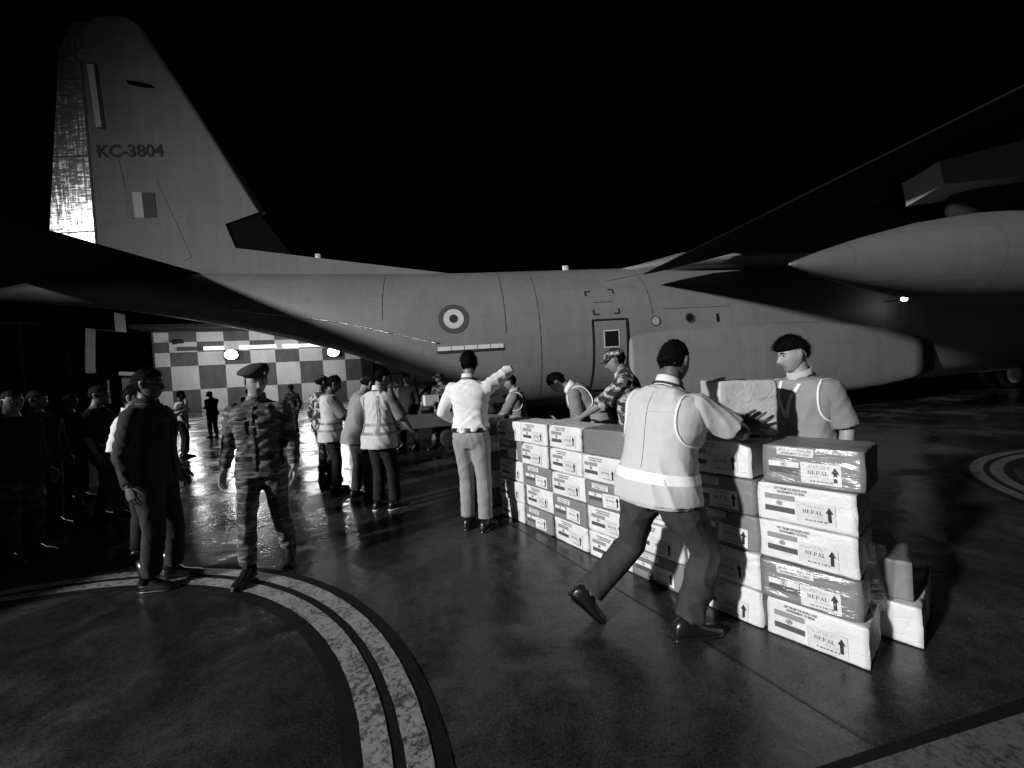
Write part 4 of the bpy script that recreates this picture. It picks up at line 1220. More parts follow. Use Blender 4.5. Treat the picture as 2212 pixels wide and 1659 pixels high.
def add_hand(mb, W, d, nrm, side_, k=1.0, curl=.35, spread=.12, mi=0):
    """palm and five fingers; d points along the hand, nrm out of the palm, side_ +1 puts the thumb at d x nrm"""
    d = Vector(d).normalized(); nrm = Vector(nrm); nrm = (nrm - d * nrm.dot(d)).normalized()
    e = d.cross(nrm) * side_                                 # towards the thumb
    W = Vector(W)
    def P(a, b, c): return W + (d * a + e * b + nrm * c) * k
    rings = []
    for a, w, t in ((-.015, .026, .022), (.02, .034, .018), (.055, .042, .016), (.085, .041, .014), (.098, .034, .010)):
        rings.append([P(a, w * math.cos(q), t * math.sin(q)) for q in np.linspace(0, 2 * math.pi, 14, endpoint=False)])
    mb.loft(rings, mi)
    for i, (b, ln, r) in enumerate(((.030, .072, .0085), (.010, .080, .009), (-.011, .074, .0085), (-.030, .058, .0075))):
        ang = spread * (1.5 - i) ; cdir = 0.0
        p = P(.088 - .006 * abs(i - 1), b, 0); pts = [p]; dirv = (d * math.cos(ang) + e * math.sin(ang)).normalized()
        c = 0
        for f in (.45, .30, .25):
            c += curl
            q = (dirv * math.cos(c) + nrm * math.sin(c)).normalized()
            p = p + q * ln * f * k; pts.append(p)
        mb.tube(pts, [r * k, r * .97 * k, r * .88 * k, r * .7 * k], 8, mi, roundcap=True)
    t0 = P(.018, .026, .004); t1 = t0 + (d * .62 + e * .72 + nrm * .25).normalized() * .042 * k; t2 = t1 + (d * .85 + e * (.5 - curl * .6) + nrm * (.2 + curl * .5)).normalized() * .034 * k
    t3 = t2 + (d * .95 + e * (.3 - curl * .5) + nrm * (.2 + curl * .4)).normalized() * .024 * k
    mb.tube([t0, t1, t2, t3], [.014 * k, .0115 * k, .010 * k, .0078 * k], 8, mi, roundcap=True)

def add_shoe(mb, A, yaw, pitch, k, mi=0, smi=1, boot=False):
    """A: ankle joint, yaw to the right, pitch heel up"""
    Rm = Matrix.Rotation(R(-yaw), 3, 'Z') @ Matrix.Rotation(R(-pitch), 3, 'X')
    A = Vector(A)
    def P(x, y, z): return A + Rm @ (Vector((x, y, z)) * k)
    rings = []
    for y, w, z0, z1 in ((-.085, .022, -.07, -.02), (-.075, .034, -.078, .015), (-.03, .040, -.078, .045), (.02, .040, -.078, .035), (.07, .043, -.078, -.01), (.12, .047, -.078, -.028), (.165, .042, -.078, -.040), (.19, .026, -.072, -.05), (.198, .010, -.066, -.055)):
        rings.append([P(w * math.cos(q), y, (z0 + z1) / 2 + (z1 - z0) / 2 * math.sin(q)) for q in np.linspace(0, 2 * math.pi, 16, endpoint=False)])
    mb.loft(rings, mi)
    if boot:
        mb.tube([P(0, -.02, -.02), P(0, -.018, .08), P(0, -.022, .17)], [.050 * k, .052 * k, .060 * k], 14, mi)
    so = []
    for y, w in ((-.09, .024), (-.08, .036), (-.03, .041), (.04, .041), (.12, .050), (.17, .044), (.203, .014)):
        so.append([P(w * math.cos(q), y, -.080 + (.012 if math.sin(q) > 0 else -.004) * abs(math.sin(q)) ** .3 * (1 if math.sin(q) > 0 else 1)) for q in np.linspace(0, 2 * math.pi, 12, endpoint=False)])
    mb.loft(so, smi)

TORSO = [(-.11, .115, .085, -.005), (-.06, .158, .112, -.008), (0, .168, .120, -.012), (.07, .160, .112, -.004), (.15, .150, .105, .004), (.22, .150, .106, .006),
         (.30, .162, .115, .006), (.38, .178, .122, .004), (.43, .186, .118, -.002), (.470, .184, .102, -.010), (.498, .156, .088, -.016), (.522, .108, .075, -.018), (.548, .074, .064, -.016), (.585, .060, .060, -.010)]

people = 0
def person(label, loc, az, h=1.72, stance=None, lean=0, roll=0, twist=0, head=(0, 0, 0), la=None, ra=None, lel=(-.3, -1, -.2), rel=(.3, -1, -.2),
           lf=(-.11, 0, 0, -8, 0), rf=(.11, 0, 0, 8, 0), pz=.925, px=0, py=0, bulk=1.06, voxel=.02, skin='skin', top=None, sleeve=.55, tucked=True, bottom='trouser_dark',
           vest=None, bands=None, shoes='leather', boots=False, sole=None, hair='short', cap=None, lanyard=False, collar=None, belt=False, jacket=False, wr=1.0, group=None,
           lh=None, rh=None, piping=False, name='person', beard=False, vneck=False, leg=1.0, legl=1.0, vup=0, tw=1.0, pockets=False, back_pockets=False, knee_l=(0, 1, 0), knee_r=(0, 1, 0)):
    global people
    people += 1
    seed = people * 13
    k = h / 1.72
    root = thing(name, label, 'person', (loc[0], loc[1], 0), R(-az), group)
    # spine table
    zs = np.arange(-.12, .66, .02); tabp = []; tabr = []
    p = Vector((px, py, pz)) * k
    def frac(z): t = min(1, max(0, (z + .02) / .34)); return .25 + .75 * t * t * (3 - 2 * t)
    def Rt(z): f = frac(z); return rot(lean * f, roll * f, twist * f)
    i0 = int(np.argmin(np.abs(zs))); pos = {i0: p.copy()}
    for i in range(i0 + 1, len(zs)): pos[i] = pos[i - 1] + Rt(zs[i] - .01) @ Vector((0, 0, .02 * k))
    for i in range(i0 - 1, -1, -1): pos[i] = pos[i + 1] - Rt(zs[i] + .01) @ Vector((0, 0, .02 * k))
    def T(x, y, z):
        i = min(len(zs) - 1, max(0, int(round((z + .12) / .02)))); dz = z - zs[i]
        return pos[i] + Rt(z) @ (Vector((x, y, dz)) * k)
    def torso_rings(z0, z1, e, n=28, flare=None, wk=1.0, hang=False):
        out = []
        zz = [z0] + [t[0] for t in TORSO if z0 + .012 < t[0] < z1 - .012] + [z1]
        TA = np.array(TORSO)
        for z in zz:
            w, d, oy = [float(np.interp(z, TA[:, 0], TA[:, i])) for i in (1, 2, 3)]
            if hang and z < .02: w, d, oy = .170, .122, -.012
            ee = e + (flare(z) if flare else 0)
            b = bulk if z < .45 else 1 + (bulk - 1) * .5
            rg = []
            for j in range(n):
                a = 2 * math.pi * j / n; ca, sa = math.cos(a), math.sin(a)
                rg.append(T((w * b * wk + ee) * math.copysign(abs(ca) ** .86, ca), oy + (d * b + ee) * math.copysign(abs(sa) ** .86, sa), z))
            out.append(rg)
        return out
    def patch(mesh, face, x0, x1, z0, z1, m, nm, parent, off=.004, n=5):
        bv = BVHTree.FromPolygons([tuple(q) for q in verts_of(mesh)], [tuple(q.vertices) for q in mesh.polygons])
        vv = []
        for i in range(n + 1):
            for j in range(n + 1):
                x_, z_ = x0 + (x1 - x0) * j / n, z0 + (z1 - z0) * i / n
                o_ = T(x_, face * .6, z_); dd = (T(x_, 0, z_) - o_).normalized(); hit = bv.ray_cast(o_, dd)
                vv.append(hit[0] - dd * off if hit[0] is not None else T(x_, face * .14, z_))
        q_ = MB(); q_.add(vv, [(i * (n + 1) + j, i * (n + 1) + j + 1, (i + 1) * (n + 1) + j + 1, (i + 1) * (n + 1) + j) for i in range(n) for j in range(n)])
        me_ = q_.mesh(nm, [m], True, False); o2 = link(nm, me_, parent)
        sd = o2.modifiers.new('t', 'SOLIDIFY'); sd.thickness = .005; sd.offset = 0
        return o2
    # limbs
    SL, SR = T(-.180, -.008, .455), T(.180, -.008, .455)
    def target(t, sgn):
        return Vector(t) * k if t is not None else Vector((sgn * .255, .045, .875)) * k
    EL, WL = ik(SL, target(la, -1), .285 * k, .250 * k, lel)
    ER, WR = ik(SR, target(ra, 1), .285 * k, .250 * k, rel)
    HL, HR = T(-.088, -.004, -.03), T(.088, -.004, -.03)
    def ankle(f): return Vector((f[0], f[1], f[2] + .083 + (.0 if f[4] == 0 else 0))) * k
    AL, AR = ankle(lf), ankle(rf)
    KL, AL = ik(HL, AL, legl * .41 * k, legl * .405 * k, knee_l)
    KR, AR = ik(HR, AR, legl * .41 * k, legl * .405 * k, knee_r)
    # neck, head
    Rh = rot(head[1], head[2], head[0])
    NB = T(0, -.012, .56)
    HC = T(0, -.004, .60) + Rh @ (Vector((0, .022, .098)) * k)
    # ---- body
    mb = MB()
    mb.loft(torso_rings(-.11, .585, 0))
    for S, E_, W in ((SL, EL, WL), (SR, ER, WR)):
        mb.tube([S, S.lerp(E_, .3), S.lerp(E_, .7), E_], [.058 * k * bulk, .052 * k, .044 * k, .041 * k], 12, roundcap=True)
        mb.tube([E_, E_.lerp(W, .3), E_.lerp(W, .7), W], [.041 * k, .043 * k, .034 * k, .027 * k], 12, roundcap=True)
    for H_, K_, A_ in ((HL, KL, AL), (HR, KR, AR)):
        mb.tube([H_, H_.lerp(K_, .3), H_.lerp(K_, .75), K_], [.085 * k * bulk, .08 * k, .06 * k, .054 * k], 12, roundcap=True)
        mb.tube([K_, K_.lerp(A_, .3), K_.lerp(A_, .75), A_], [.054 * k, .056 * k, .040 * k, .035 * k], 12, roundcap=True)
    mb.tube([T(0, -.012, .53), NB, HC + Rh @ (Vector((0, -.022, -.05)) * k), HC + Rh @ (Vector((0, -.02, .0)) * k)], [.064 * k, .058 * k, .055 * k, .05 * k], 14)
    me0 = remesh(mb, max(.014, voxel), 3)
    body = MB()
    body.v = [tuple(q) for q in verts_of(me0)]; body.f = [tuple(q.vertices) for q in me0.polygons]; body.m = [0] * len(body.f)
    bpy.data.meshes.remove(me0)
    near = voxel < .016
    hx, hy, hz_ = head_shape(64 if near else 48, 48 if near else 36)
    def lipfn(q): return 1 if (q[1] > .07 and abs(q[0]) < .024 and -.076 < q[2] < -.055) else 0
    grid_mesh(body, hx * k, hy * k, hz_ * k, Rh, HC, 0, lambda q: lipfn(q / k))
    for sg in (-1, 1):
        body.ellipsoid(HC + Rh @ (Vector((sg * .030, .070, .011)) * k), (.0125 * k, .0105 * k, .0075 * k), Rh, 10, 7, 2)
        body.ellipsoid(HC + Rh @ (Vector((sg * .030, .0785, .011)) * k), (.0066 * k, .0035 * k, .0066 * k), Rh, 8, 6, 3)
        ear = Rh @ Matrix.Rotation(sg * R(-18), 3, 'Z') @ Matrix.Rotation(R(-12), 3, 'X')
        body.ellipsoid(HC + Rh @ (Vector((sg * .0775, -.004, .004)) * k), (.0075 * k, .019 * k, .033 * k), ear, 12, 9, 0)
        body.ellipsoid(HC + Rh @ (Vector((sg * .083, -.008, .010)) * k), (.006 * k, .015 * k, .022 * k), ear, 10, 8, 0)
    for sg, E_, W, hp in ((-1, EL, WL, lh), (1, ER, WR, rh)):
        hp = hp or {}
        d = Vector(hp.get('d', (W - E_))).normalized()
        nn = Vector(hp.get('n', (-sg * 1, .25, 0)))
        add_hand(body, W, d, nn, sg if 'flip' not in hp else -sg, k, hp.get('curl', .32), hp.get('spread', .05))
    me = body.mesh('body', [M[skin], M['lip'], M['eye_white'], M['iris']], True)
    link('body', me, root)
    # ---- hair
    if hair:
        hm = MB()
        x, y, z = head_shape(72, 54)
        rng_ = np.random.RandomState(seed)
        ax = np.abs(x)
        if hair == 'undercut':
            line = np.where(y > -.02, .043, .043 + (y + .02) * 1.5); thick = np.where(z > .03, .019 + .006 * np.clip(y / .08, 0, 1), .008)
        elif hair == 'crop':
            line = np.where(y > .03, .060 + .010 * np.clip(1 - ax / .06, 0, 1), np.where(y > -.030, .034, -.045)); thick = .003 + .007 * np.clip(z / .1, 0, 1)
        else:
            line = np.where(y > .03, .055 + .012 * np.clip(1 - ax / .06, 0, 1), np.where(y > -.026, .030, -.056)); thick = .005 + .012 * np.clip(z / .1, 0, 1)
        f = 1 / (1 + np.exp(-(z - line) / .0035))
        rr = np.sqrt(x * x + y * y + z * z) + 1e-6
        pp = np.stack([x, y, z], -1).reshape(-1, 3)
        tuft = waves(pp, seed, np.array([14, 14, 9.]), 4).reshape(x.shape) * .0035
        off = (thick + tuft) * f - .010 * (1 - f)
        x2, y2, z2 = x * (1 + off / rr), y * (1 + off / rr), z * (1 + off / rr)
        if hair == 'undercut': y2 = y2 + .009 * np.clip(y / .08, 0, 1) * f
        grid_mesh(hm, x2 * k, y2 * k, z2 * k, Rh, HC)
        for sg in (-1, 1):
            hm.tube([HC + Rh @ (Vector((sg * .014, .0905, .027)) * k), HC + Rh @ (Vector((sg * .030, .088, .032)) * k), HC + Rh @ (Vector((sg * .046, .078, .027)) * k)], [.003 * k, .0044 * k, .002 * k], 6)
        if voxel < .015:
            # short strands over the scalp so that the outline is not a smooth shell
            r2 = np.random.RandomState(seed + 4)
            P0 = np.stack([x2, y2, z2], -1).reshape(-1, 3); F0 = f.reshape(-1)
            idx = np.where(F0 > .6)[0]; pick = r2.choice(idx, min(len(idx) * 2, 2600))
            Rm = np.array(Rh); hc = np.array(HC)
            for i in pick:
                b0 = P0[i] * (1 - .004 / max(.02, np.linalg.norm(P0[i]))) + r2.normal(size=3) * .003
                nn_ = P0[i] / np.linalg.norm(P0[i])
                comb = np.array([0, .8 if hair == 'undercut' else -.25, -.35 if hair == 'undercut' else -.6]) + r2.normal(size=3) * .35
                dv = nn_ * .55 + comb * .7; dv /= np.linalg.norm(dv)
                ln = (.030 if hair == 'undercut' else .014 if hair == 'crop' else .022) * r2.uniform(.6, 1.2)
                sd = np.cross(dv, nn_); sd /= np.linalg.norm(sd) + 1e-9; sd *= .0016
                q = np.array([b0 - sd, b0 + sd, b0 + dv * ln * .6 + nn_ * -.001 + sd * .6, b0 + dv * ln]) * k
                hm.add(q @ Rm.T + hc, [(0, 1, 2), (0, 2, 3)])
        link('hair', hm.mesh('hair', [M['hair']], True), root)
    if cap:
        cm = MB()
        kind, mname = cap
        if kind == 'cap':
            rings = []
            for t in np.linspace(0, 1, 8):
                a = t * math.pi / 2
                rings.append([HC + Rh @ (Vector((.090 * math.cos(a * .96) * math.cos(q), -.004 + .108 * math.cos(a * .96) * math.sin(q), .040 + (.085 if math.sin(q) > -9 else 0) * math.sin(a))) * k) for q in np.linspace(0, 2 * math.pi, 24, endpoint=False)])
            cm.loft(rings)
            br = []
            for q in np.linspace(R(18), R(162), 14):
                for s_, dz in ((.96, .046), (1.62 if .5 < math.sin(q) else 1.25, .024), (1.62 if .5 < math.sin(q) else 1.25, .018), (.96, .038)):
                    br.append((q, s_, dz))
            rg = []
            for q in np.linspace(R(15), R(165), 14):
                ext = .108 + .065 * math.sin(q) ** 2
                rg.append([HC + Rh @ (Vector((.088 * math.cos(q) * (1 + .02), .100 * math.sin(q) * .95, .047)) * k), HC + Rh @ (Vector((.092 * math.cos(q), ext * math.sin(q) ** .6, .030)) * k),
                           HC + Rh @ (Vector((.092 * math.cos(q), ext * math.sin(q) ** .6, .024)) * k), HC + Rh @ (Vector((.088 * math.cos(q), .100 * math.sin(q) * .95, .040)) * k)])
            cm.loft(rg)
            build('cap', cm, M[mname], root, smooth=True)
        elif kind == 'beret':
            rings = []
            for zz, rx, ry, ox, tl in ((.040, .083, .103, 0, .0), (.056, .085, .106, 0, .0), (.066, .098, .116, .010, .10), (.086, .116, .124, .014, .16), (.112, .113, .120, .014, .22), (.136, .092, .104, .010, .26), (.150, .055, .066, .005, .26), (.154, .012, .015, .002, .26)):
                rings.append([HC + Rh @ (Vector((ox + rx * math.cos(q), -.006 + ry * math.sin(q), zz - tl * (ox + rx * math.cos(q)))) * k) for q in np.linspace(0, 2 * math.pi, 28, endpoint=False)])
            cm.loft(rings); bo = build('beret', cm, M[mname], root, smooth=True)
            bm_ = MB(); bm_.ellipsoid(HC + Rh @ (Vector((-.036, .102, .086)) * k), (.013 * k, .006 * k, .018 * k), Rh, 10, 8); build('badge', bm_, M['badge'], bo, smooth=True)
    # ---- trousers
    loose = .016
    mb = MB()
    mb.loft(torso_rings(-.12, .055 if tucked else .02, .012))
    for H_, K_, A_ in ((HL, KL, AL), (HR, KR, AR)):
        mb.tube([H_, H_.lerp(K_, .25), H_.lerp(K_, .6), K_, K_.lerp(A_, .35), K_.lerp(A_, .75), K_.lerp(A_, .93)], [(.098 + .008) * k * bulk, .098 * k * bulk * leg, .086 * k * leg, .077 * k * leg, .076 * k * leg, .072 * k * leg, (.060 if boots else .074 * leg) * k], 16)
    me = remesh(mb, voxel, 3)
    folds(me, .0045 * tw, seed + 1, 'trousers')
    me.materials.append(M[bottom]); me.polygons.foreach_set('use_smooth', [True] * len(me.polygons))
    tr_ = link('trousers', me, root)
    if back_pockets:
        for sg in (-1, 1): patch(me, -1, sg * .045, sg * .125, -.085, -.015, M[bottom], 'back_pocket', tr_)
    if belt:
        mb = MB(); rg = torso_rings(.045, .085, .022); mb.loft(rg, cap0=False, cap1=False); build('belt', mb, M['leather'], root, smooth=True)
    # ---- shirt
    if top:
        mb = MB()
        z0 = .04 if tucked else -.10
        mb.loft(torso_rings(z0, .548, .016 if not jacket else .024, flare=(lambda z: .016 * math.exp(-((z - .10) / .05) ** 2)) if tucked else (lambda z: .012 * max(0, (.1 - z) / .2)), hang=not tucked))
        for S, E_, W in ((SL, EL, WL), (SR, ER, WR)):
            full = sleeve > 1
            if full:
                t = sleeve - 1
                mb.tube([S, S.lerp(E_, .35), S.lerp(E_, .8), E_, E_.lerp(W, .35), E_.lerp(W, t)], [.079 * k, .073 * k, .064 * k, .062 * k, .056 * k, .043 * k], 16, roundcap=False)
            else:
                mb.tube([S, S.lerp(E_, .4), S.lerp(E_, sleeve * 1.6)], [.081 * k, .080 * k, .083 * k], 16)
            mb.ellipsoid(S, (.080 * k, .080 * k, .076 * k))
        me = remesh(mb, voxel, 3)
        folds(me, (.0062 if not vest else .003) * wr, seed + 2, 'shirt')
        me.materials.append(M[top]); me.polygons.foreach_set('use_smooth', [True] * len(me.polygons))
        sh_ = link('shirt' if not jacket else 'jacket', me, root)
        if pockets:
            for sg in (-1, 1):
                pk = patch(me, 1, sg * .035, sg * .130, .27, .37, M[top], 'chest_pocket', sh_)
                patch(me, 1, sg * .032, sg * .133, .355, .385, M[top], 'pocket_flap', sh_, .009)
            patch(me, 1, -.012, .012, -.04, .50, M[top], 'button_placket', sh_, .006, 8)
            patch(me, 1, .040, .125, .395, .415, M['lanyard'], 'name_tape', sh_, .006, 4)
    if collar:
        mb = MB()
        rg = []
        for z, r in ((.535, .078), (.560, .074), (.592, .070), (.594, .064), (.562, .064), (.536, .066)):
            rg.append([T(r * math.cos(q), -.012 + r * 1.02 * math.sin(q) + .01 * math.sin(q), z + .016 * -math.sin(q)) for q in np.linspace(0, 2 * math.pi, 24, endpoint=False)])
        rg.append(rg[0])
        mb.loft(rg, cap0=False, cap1=False); build('collar', mb, M[collar], root, smooth=True)
    # ---- vest
    if vest:
        mb = MB()
        mb.loft(torso_rings(-.15 + vup, .535, .036, flare=lambda z: .026 * max(0, (.12 - z) / .27), wk=1.0, hang=True))
        for sg in (-1, 1):
            mb.ellipsoid(T(sg * .140, -.012, .462), (.074 * k, .116 * k, .068 * k), Rt(.48) @ Matrix.Rotation(sg * R(14), 3, 'Y'))
        me = remesh(mb, voxel, 3)
        folds(me, .0068 * wr, seed + 3, 'vest')
        me.materials.append(M[vest]); me.polygons.foreach_set('use_smooth', [True] * len(me.polygons))
        vo = link('vest', me, root)
        bvh = BVHTree.FromPolygons([tuple(q) for q in verts_of(me)], [tuple(q.vertices) for q in me.polygons])
        def strip_on(path, width, mname, nm, face):
            """path in torso (x,z); face -1 back, +1 front; strip lies on the vest"""
            vv = []; fs = []
            P2 = []
            for a, b in zip(path[:-1], path[1:]):
                n_ = max(2, int(math.hypot(b[0] - a[0], b[1] - a[1]) / .02)); P2 += [(a[0] + (b[0] - a[0]) * i / n_, a[1] + (b[1] - a[1]) * i / n_) for i in range(n_)]
            P2.append(path[-1])
            for i, q in enumerate(P2):
                a = P2[max(0, i - 1)]; b = P2[min(len(P2) - 1, i + 1)]; L_ = math.hypot(b[0] - a[0], b[1] - a[1]) or 1
                nx_, nz_ = -(b[1] - a[1]) / L_ * width / 2, (b[0] - a[0]) / L_ * width / 2
                for sg in (1, -1):
                    x_, z_ = q[0] + sg * nx_, q[1] + sg * nz_
                    o_ = T(x_, face * .5, z_); dd = (T(x_, 0, z_) - o_).normalized()
                    hit = bvh.ray_cast(o_, dd)
                    pt = hit[0] - dd * .005 if hit[0] is not None else T(x_, face * .15, z_)
                    vv.append(pt)
            fs = [(2 * i, 2 * i + 1, 2 * i + 3, 2 * i + 2) for i in range(len(P2) - 1)]
            m_ = MB(); m_.add(vv, fs); return build(nm, m_, M[mname], vo, smooth=True, recalc=False)
        def hoop(z, w, mname):
            m_ = MB(); vv = []; n_ = 56
            for j in range(n_):
                a = 2 * math.pi * j / n_
                for zz in (z, z + w):
                    c_ = T(0, 0, zz); o_ = T(.6 * math.cos(a), .6 * math.sin(a), zz); dd = (c_ - o_).normalized()
                    hit = bvh.ray_cast(o_, dd); vv.append(hit[0] - dd * .004 if hit[0] is not None else c_ - dd * .2)
            m_.add(vv, [(2 * j, 2 * j + 1, 2 * ((j + 1) % n_) + 1, 2 * ((j + 1) % n_)) for j in range(n_)]); build('reflective_band', m_, M[mname], vo, smooth=True, recalc=False)
        if voxel < .0125: strip_on([(0, .50), (0, .10)], .005, vest, 'back_seam', -1); strip_on([(-.15, .40), (0, .385), (.15, .40)], .005, vest, 'yoke_seam', -1)
        if bands:
            for z_, w_ in bands[1]: hoop(z_, w_, bands[0])
            if len(bands) > 2:
                for x_ in (-.115, .115):
                    for f_ in (-1, 1): strip_on([(x_, bands[1][0][0] + .03), (x_ * 1.02, .30), (x_ * .95, .47)], .035, bands[0], 'shoulder_band', f_)
        if piping:
            for sg in (-1, 1):
                cpt = T(sg * .158, -.010, .40); m_ = MB()
                pts = []
                for q in np.linspace(0, 2 * math.pi, 30):
                    pts.append(T(sg * (.168 + .012 * math.cos(q)), -.010 + .128 * math.cos(q), .395 + .150 * math.sin(q)))
                P3 = []
                for q, a in zip(pts, np.linspace(0, 2 * math.pi, 30)):
                    hit = bvh.find_nearest(q); P3.append(hit[0] + (hit[1] * .002))
                m_.tube(P3, .0065 * k, 8, cap=False); build('armhole_piping', m_, M['piping'], vo, smooth=True)
        if vneck:
            for sg in (-1, 1): strip_on([(sg * .062, .525), (sg * .05, .45), (.0, .28)], .022, 'piping', 'neck_piping', 1)
            strip_on([(0, .28), (0, -.12)], .010, 'band_dark', 'zip', 1)
    if lanyard:
        mb = MB(); pts = []
        for q in np.linspace(-R(200), R(20), 22):
            r = .083; pts.append(T(r * math.cos(q), -.014 + r * 1.05 * math.sin(q), .552 - .012 * (1 + math.sin(q)) * 0 + .010 * -math.sin(q)))
        front = [T(-.075, .105, .47), T(-.03, .150, .36), T(0, .160, .30), T(.03, .150, .36), T(.075, .105, .47)]
        mb.tube(pts + [front[4], front[3], front[2]], .0075 * k, 6, cap=False)
        mb.tube([pts[0], front[0], front[1], front[2]], .0075 * k, 6, cap=False)
        build('lanyard', mb, M['lanyard'], root, smooth=True)
    # ---- shoes
    for A_, f in ((AL, lf), (AR, rf)):
        mb = MB(); add_shoe(mb, A_, f[3], f[4], k, boot=boots)
        build('shoe' if not boots else 'boot', mb, [M[shoes], M[sole or shoes]], root, smooth=True)
    return root

# worker walking the box along the wall
person('worker in white sleeveless vest striding to the right, pushing the large white box', (.72, 2.25), 50, 1.74, lean=15, roll=5, twist=6, head=(4, 12, 0),
       ra=(.33, .53, 1.14), rel=(.9, -.3, -.6), tw=1.9, back_pockets=True, la=(.06, .58, 1.12), lel=(-.8, -.2, -.5), rh=dict(d=(.744, .668, .02), n=(-.668, .744, 0), curl=.04, spread=.36), lh=dict(d=(.2, .8, .3), n=(.3, .5, -.4), curl=.1, spread=.2),
       rf=(.160, .10, 0, 34, 0), lf=(-.335, -.15, .075, 48, 42), pz=.86, px=.055, py=.05, bulk=1.14, voxel=.011, skin='skin_dark', top='shirt_light', sleeve=.5, tucked=False, bottom='trouser_dark',
       vest='vest_white', vup=.07, bands=('reflective', [(.035, .05)]), piping=True, hair='crop', lanyard=True, collar='white_cloth', wr=1.7, leg=1.12, knee_r=(.5, .8, 0), knee_l=(.3, 1, 0))
person('young man with dark fringe in pale mesh vest and lanyard, standing behind the near boxes', (1.93, 2.63), -112, 1.65, lean=3, head=(24, 8, 0), voxel=.010, skin='skin_light', top='shirt_mid', sleeve=.56, tucked=False,
       bottom='trouser_dark', vest='vest_grey', piping=True, vneck=True, hair='undercut', lanyard=True, collar='shirt_light', wr=.9)
person('man in white long sleeved shirt and grey trousers, arm raised, back turned, beside the boxes', (-.45, 4.02), 14, 1.79, lean=2, roll=2, twist=4, head=(-16, 4, 0), voxel=.013, skin='skin', top='white_cloth', sleeve=1.96, tucked=True,
       bottom='trouser_light', hair='short', lanyard=True, collar='white_cloth', belt=True, ra=(.28, .36, 1.56), rel=(1, -.5, .35), la=(-.20, .24, 1.02), lel=(-.9, -.4, -.2), rh=dict(d=(-.2, 1, .05), n=(0, 0, -1)), lf=(-.10, .02, 0, -6, 0), rf=(.10, -.03, 0, 10, 0), wr=1.5, bulk=1.03)
person('soldier in blotched camouflage and cap, head bowed over the boxes, in front of the door', (1.19, 3.92), -62, 1.74, lean=12, head=(-4, 16, 0), voxel=.013, skin='skin', top='camo_blotch', sleeve=.66, tucked=False, bottom='camo_blotch',
       cap=('cap', 'camo_blotch'), hair='crop', la=(-.14, .52, 1.04), ra=(.16, .50, 1.02), collar='camo_blotch', boots=True, wr=1.1, pockets=True)
person('bareheaded worker in pale vest bending far forward over the boxes', (.90, 4.42), -76, 1.72, lean=46, head=(0, 54, 0), voxel=.013, skin='skin', top='shirt_mid', sleeve=.62, tucked=False, bottom='trouser_light', vest='vest_grey', piping=True,
       hair='short', la=(-.16, .40, 1.00), ra=(.18, .26, .92), rel=(.3, -1, .3), collar='white_cloth', py=-.06, pz=.92)
person('slim young man in dark vest with pale straps, seen in profile behind the far boxes', (.06, 5.72), -84, 1.55, lean=6, head=(0, 14, 0), voxel=.016, skin='skin', top='shirt_mid', sleeve=.62, tucked=False, bottom='trouser_dark', vest='band_dark', piping=True,
       hair='short', la=(-.12, .40, 1.02), ra=(.14, .42, 1.02), collar='shirt_light')
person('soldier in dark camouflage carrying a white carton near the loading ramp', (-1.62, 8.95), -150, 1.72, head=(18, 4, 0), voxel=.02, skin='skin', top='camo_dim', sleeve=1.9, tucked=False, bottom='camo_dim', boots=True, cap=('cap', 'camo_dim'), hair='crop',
       la=(-.16, .34, 1.06), ra=(.16, .34, 1.06), rf=(.12, .22, 0, 8, 0), lf=(-.10, -.12, 0, -6, 0))
person('man with bright banded safety vest, dark trousers and pale soled trainers, back turned', (-1.66, 4.82), 28, 1.72, lean=6, head=(22, 14, 0), voxel=.013, skin='skin', top='shirt_mid', sleeve=.64, tucked=False, bottom='trouser_black', vest='vest_white',
       bands=('band_dark', [(.015, .035), (.115, .035)], 1), hair='short', collar='white_cloth', sole='sole_white', la=(-.16, .36, .98), ra=(.32, .26, .90), rf=(.12, .06, 0, 22, 0), lf=(-.10, .0, 0, -4, 0))
person('man in dark cap and pale vest stooping towards his neighbour', (-2.18, 5.40), 58, 1.70, lean=20, head=(4, 26, 0), voxel=.014, skin='skin', top='shirt_light', sleeve=.64, tucked=False, bottom='trouser_dark', vest='vest_grey', cap=('cap', 'black_cloth'), hair='crop',
       la=(-.12, .36, .98), ra=(.14, .40, .95), rf=(.10, .10, 0, 8, 0), lf=(-.10, -.04, 0, -8, 0))
person('man in white banded vest with black trousers, standing beside the camouflaged soldier', (-2.70, 5.80), 62, 1.70, lean=4, head=(8, 16, 0), voxel=.014, skin='skin_dark', top='shirt_mid', sleeve=.64, tucked=False, bottom='trouser_black', vest='vest_white',
       bands=('band_dark', [(.0, .03), (.10, .03)]), hair='short', la=(-.12, .34, 1.0), ra=(.16, .36, .98))
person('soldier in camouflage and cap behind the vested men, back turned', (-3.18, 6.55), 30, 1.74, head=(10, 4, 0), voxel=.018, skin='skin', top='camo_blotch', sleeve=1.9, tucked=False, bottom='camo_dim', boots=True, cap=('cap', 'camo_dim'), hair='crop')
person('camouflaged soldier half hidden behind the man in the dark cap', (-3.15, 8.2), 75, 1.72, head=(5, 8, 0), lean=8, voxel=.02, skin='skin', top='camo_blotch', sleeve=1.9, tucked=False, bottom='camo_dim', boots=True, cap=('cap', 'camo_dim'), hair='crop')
person('man in long dark jacket standing near the ramp behind the banded vest', (-2.47, 9.3), -160, 1.74, head=(-20, 4, 0), voxel=.02, skin='skin', top='suit_dark', jacket=True, sleeve=1.92, tucked=False, bottom='trouser_dark', hair='short', rf=(.12, .15, 0, 8, 0), lf=(-.1, -.08, 0, -8, 0))
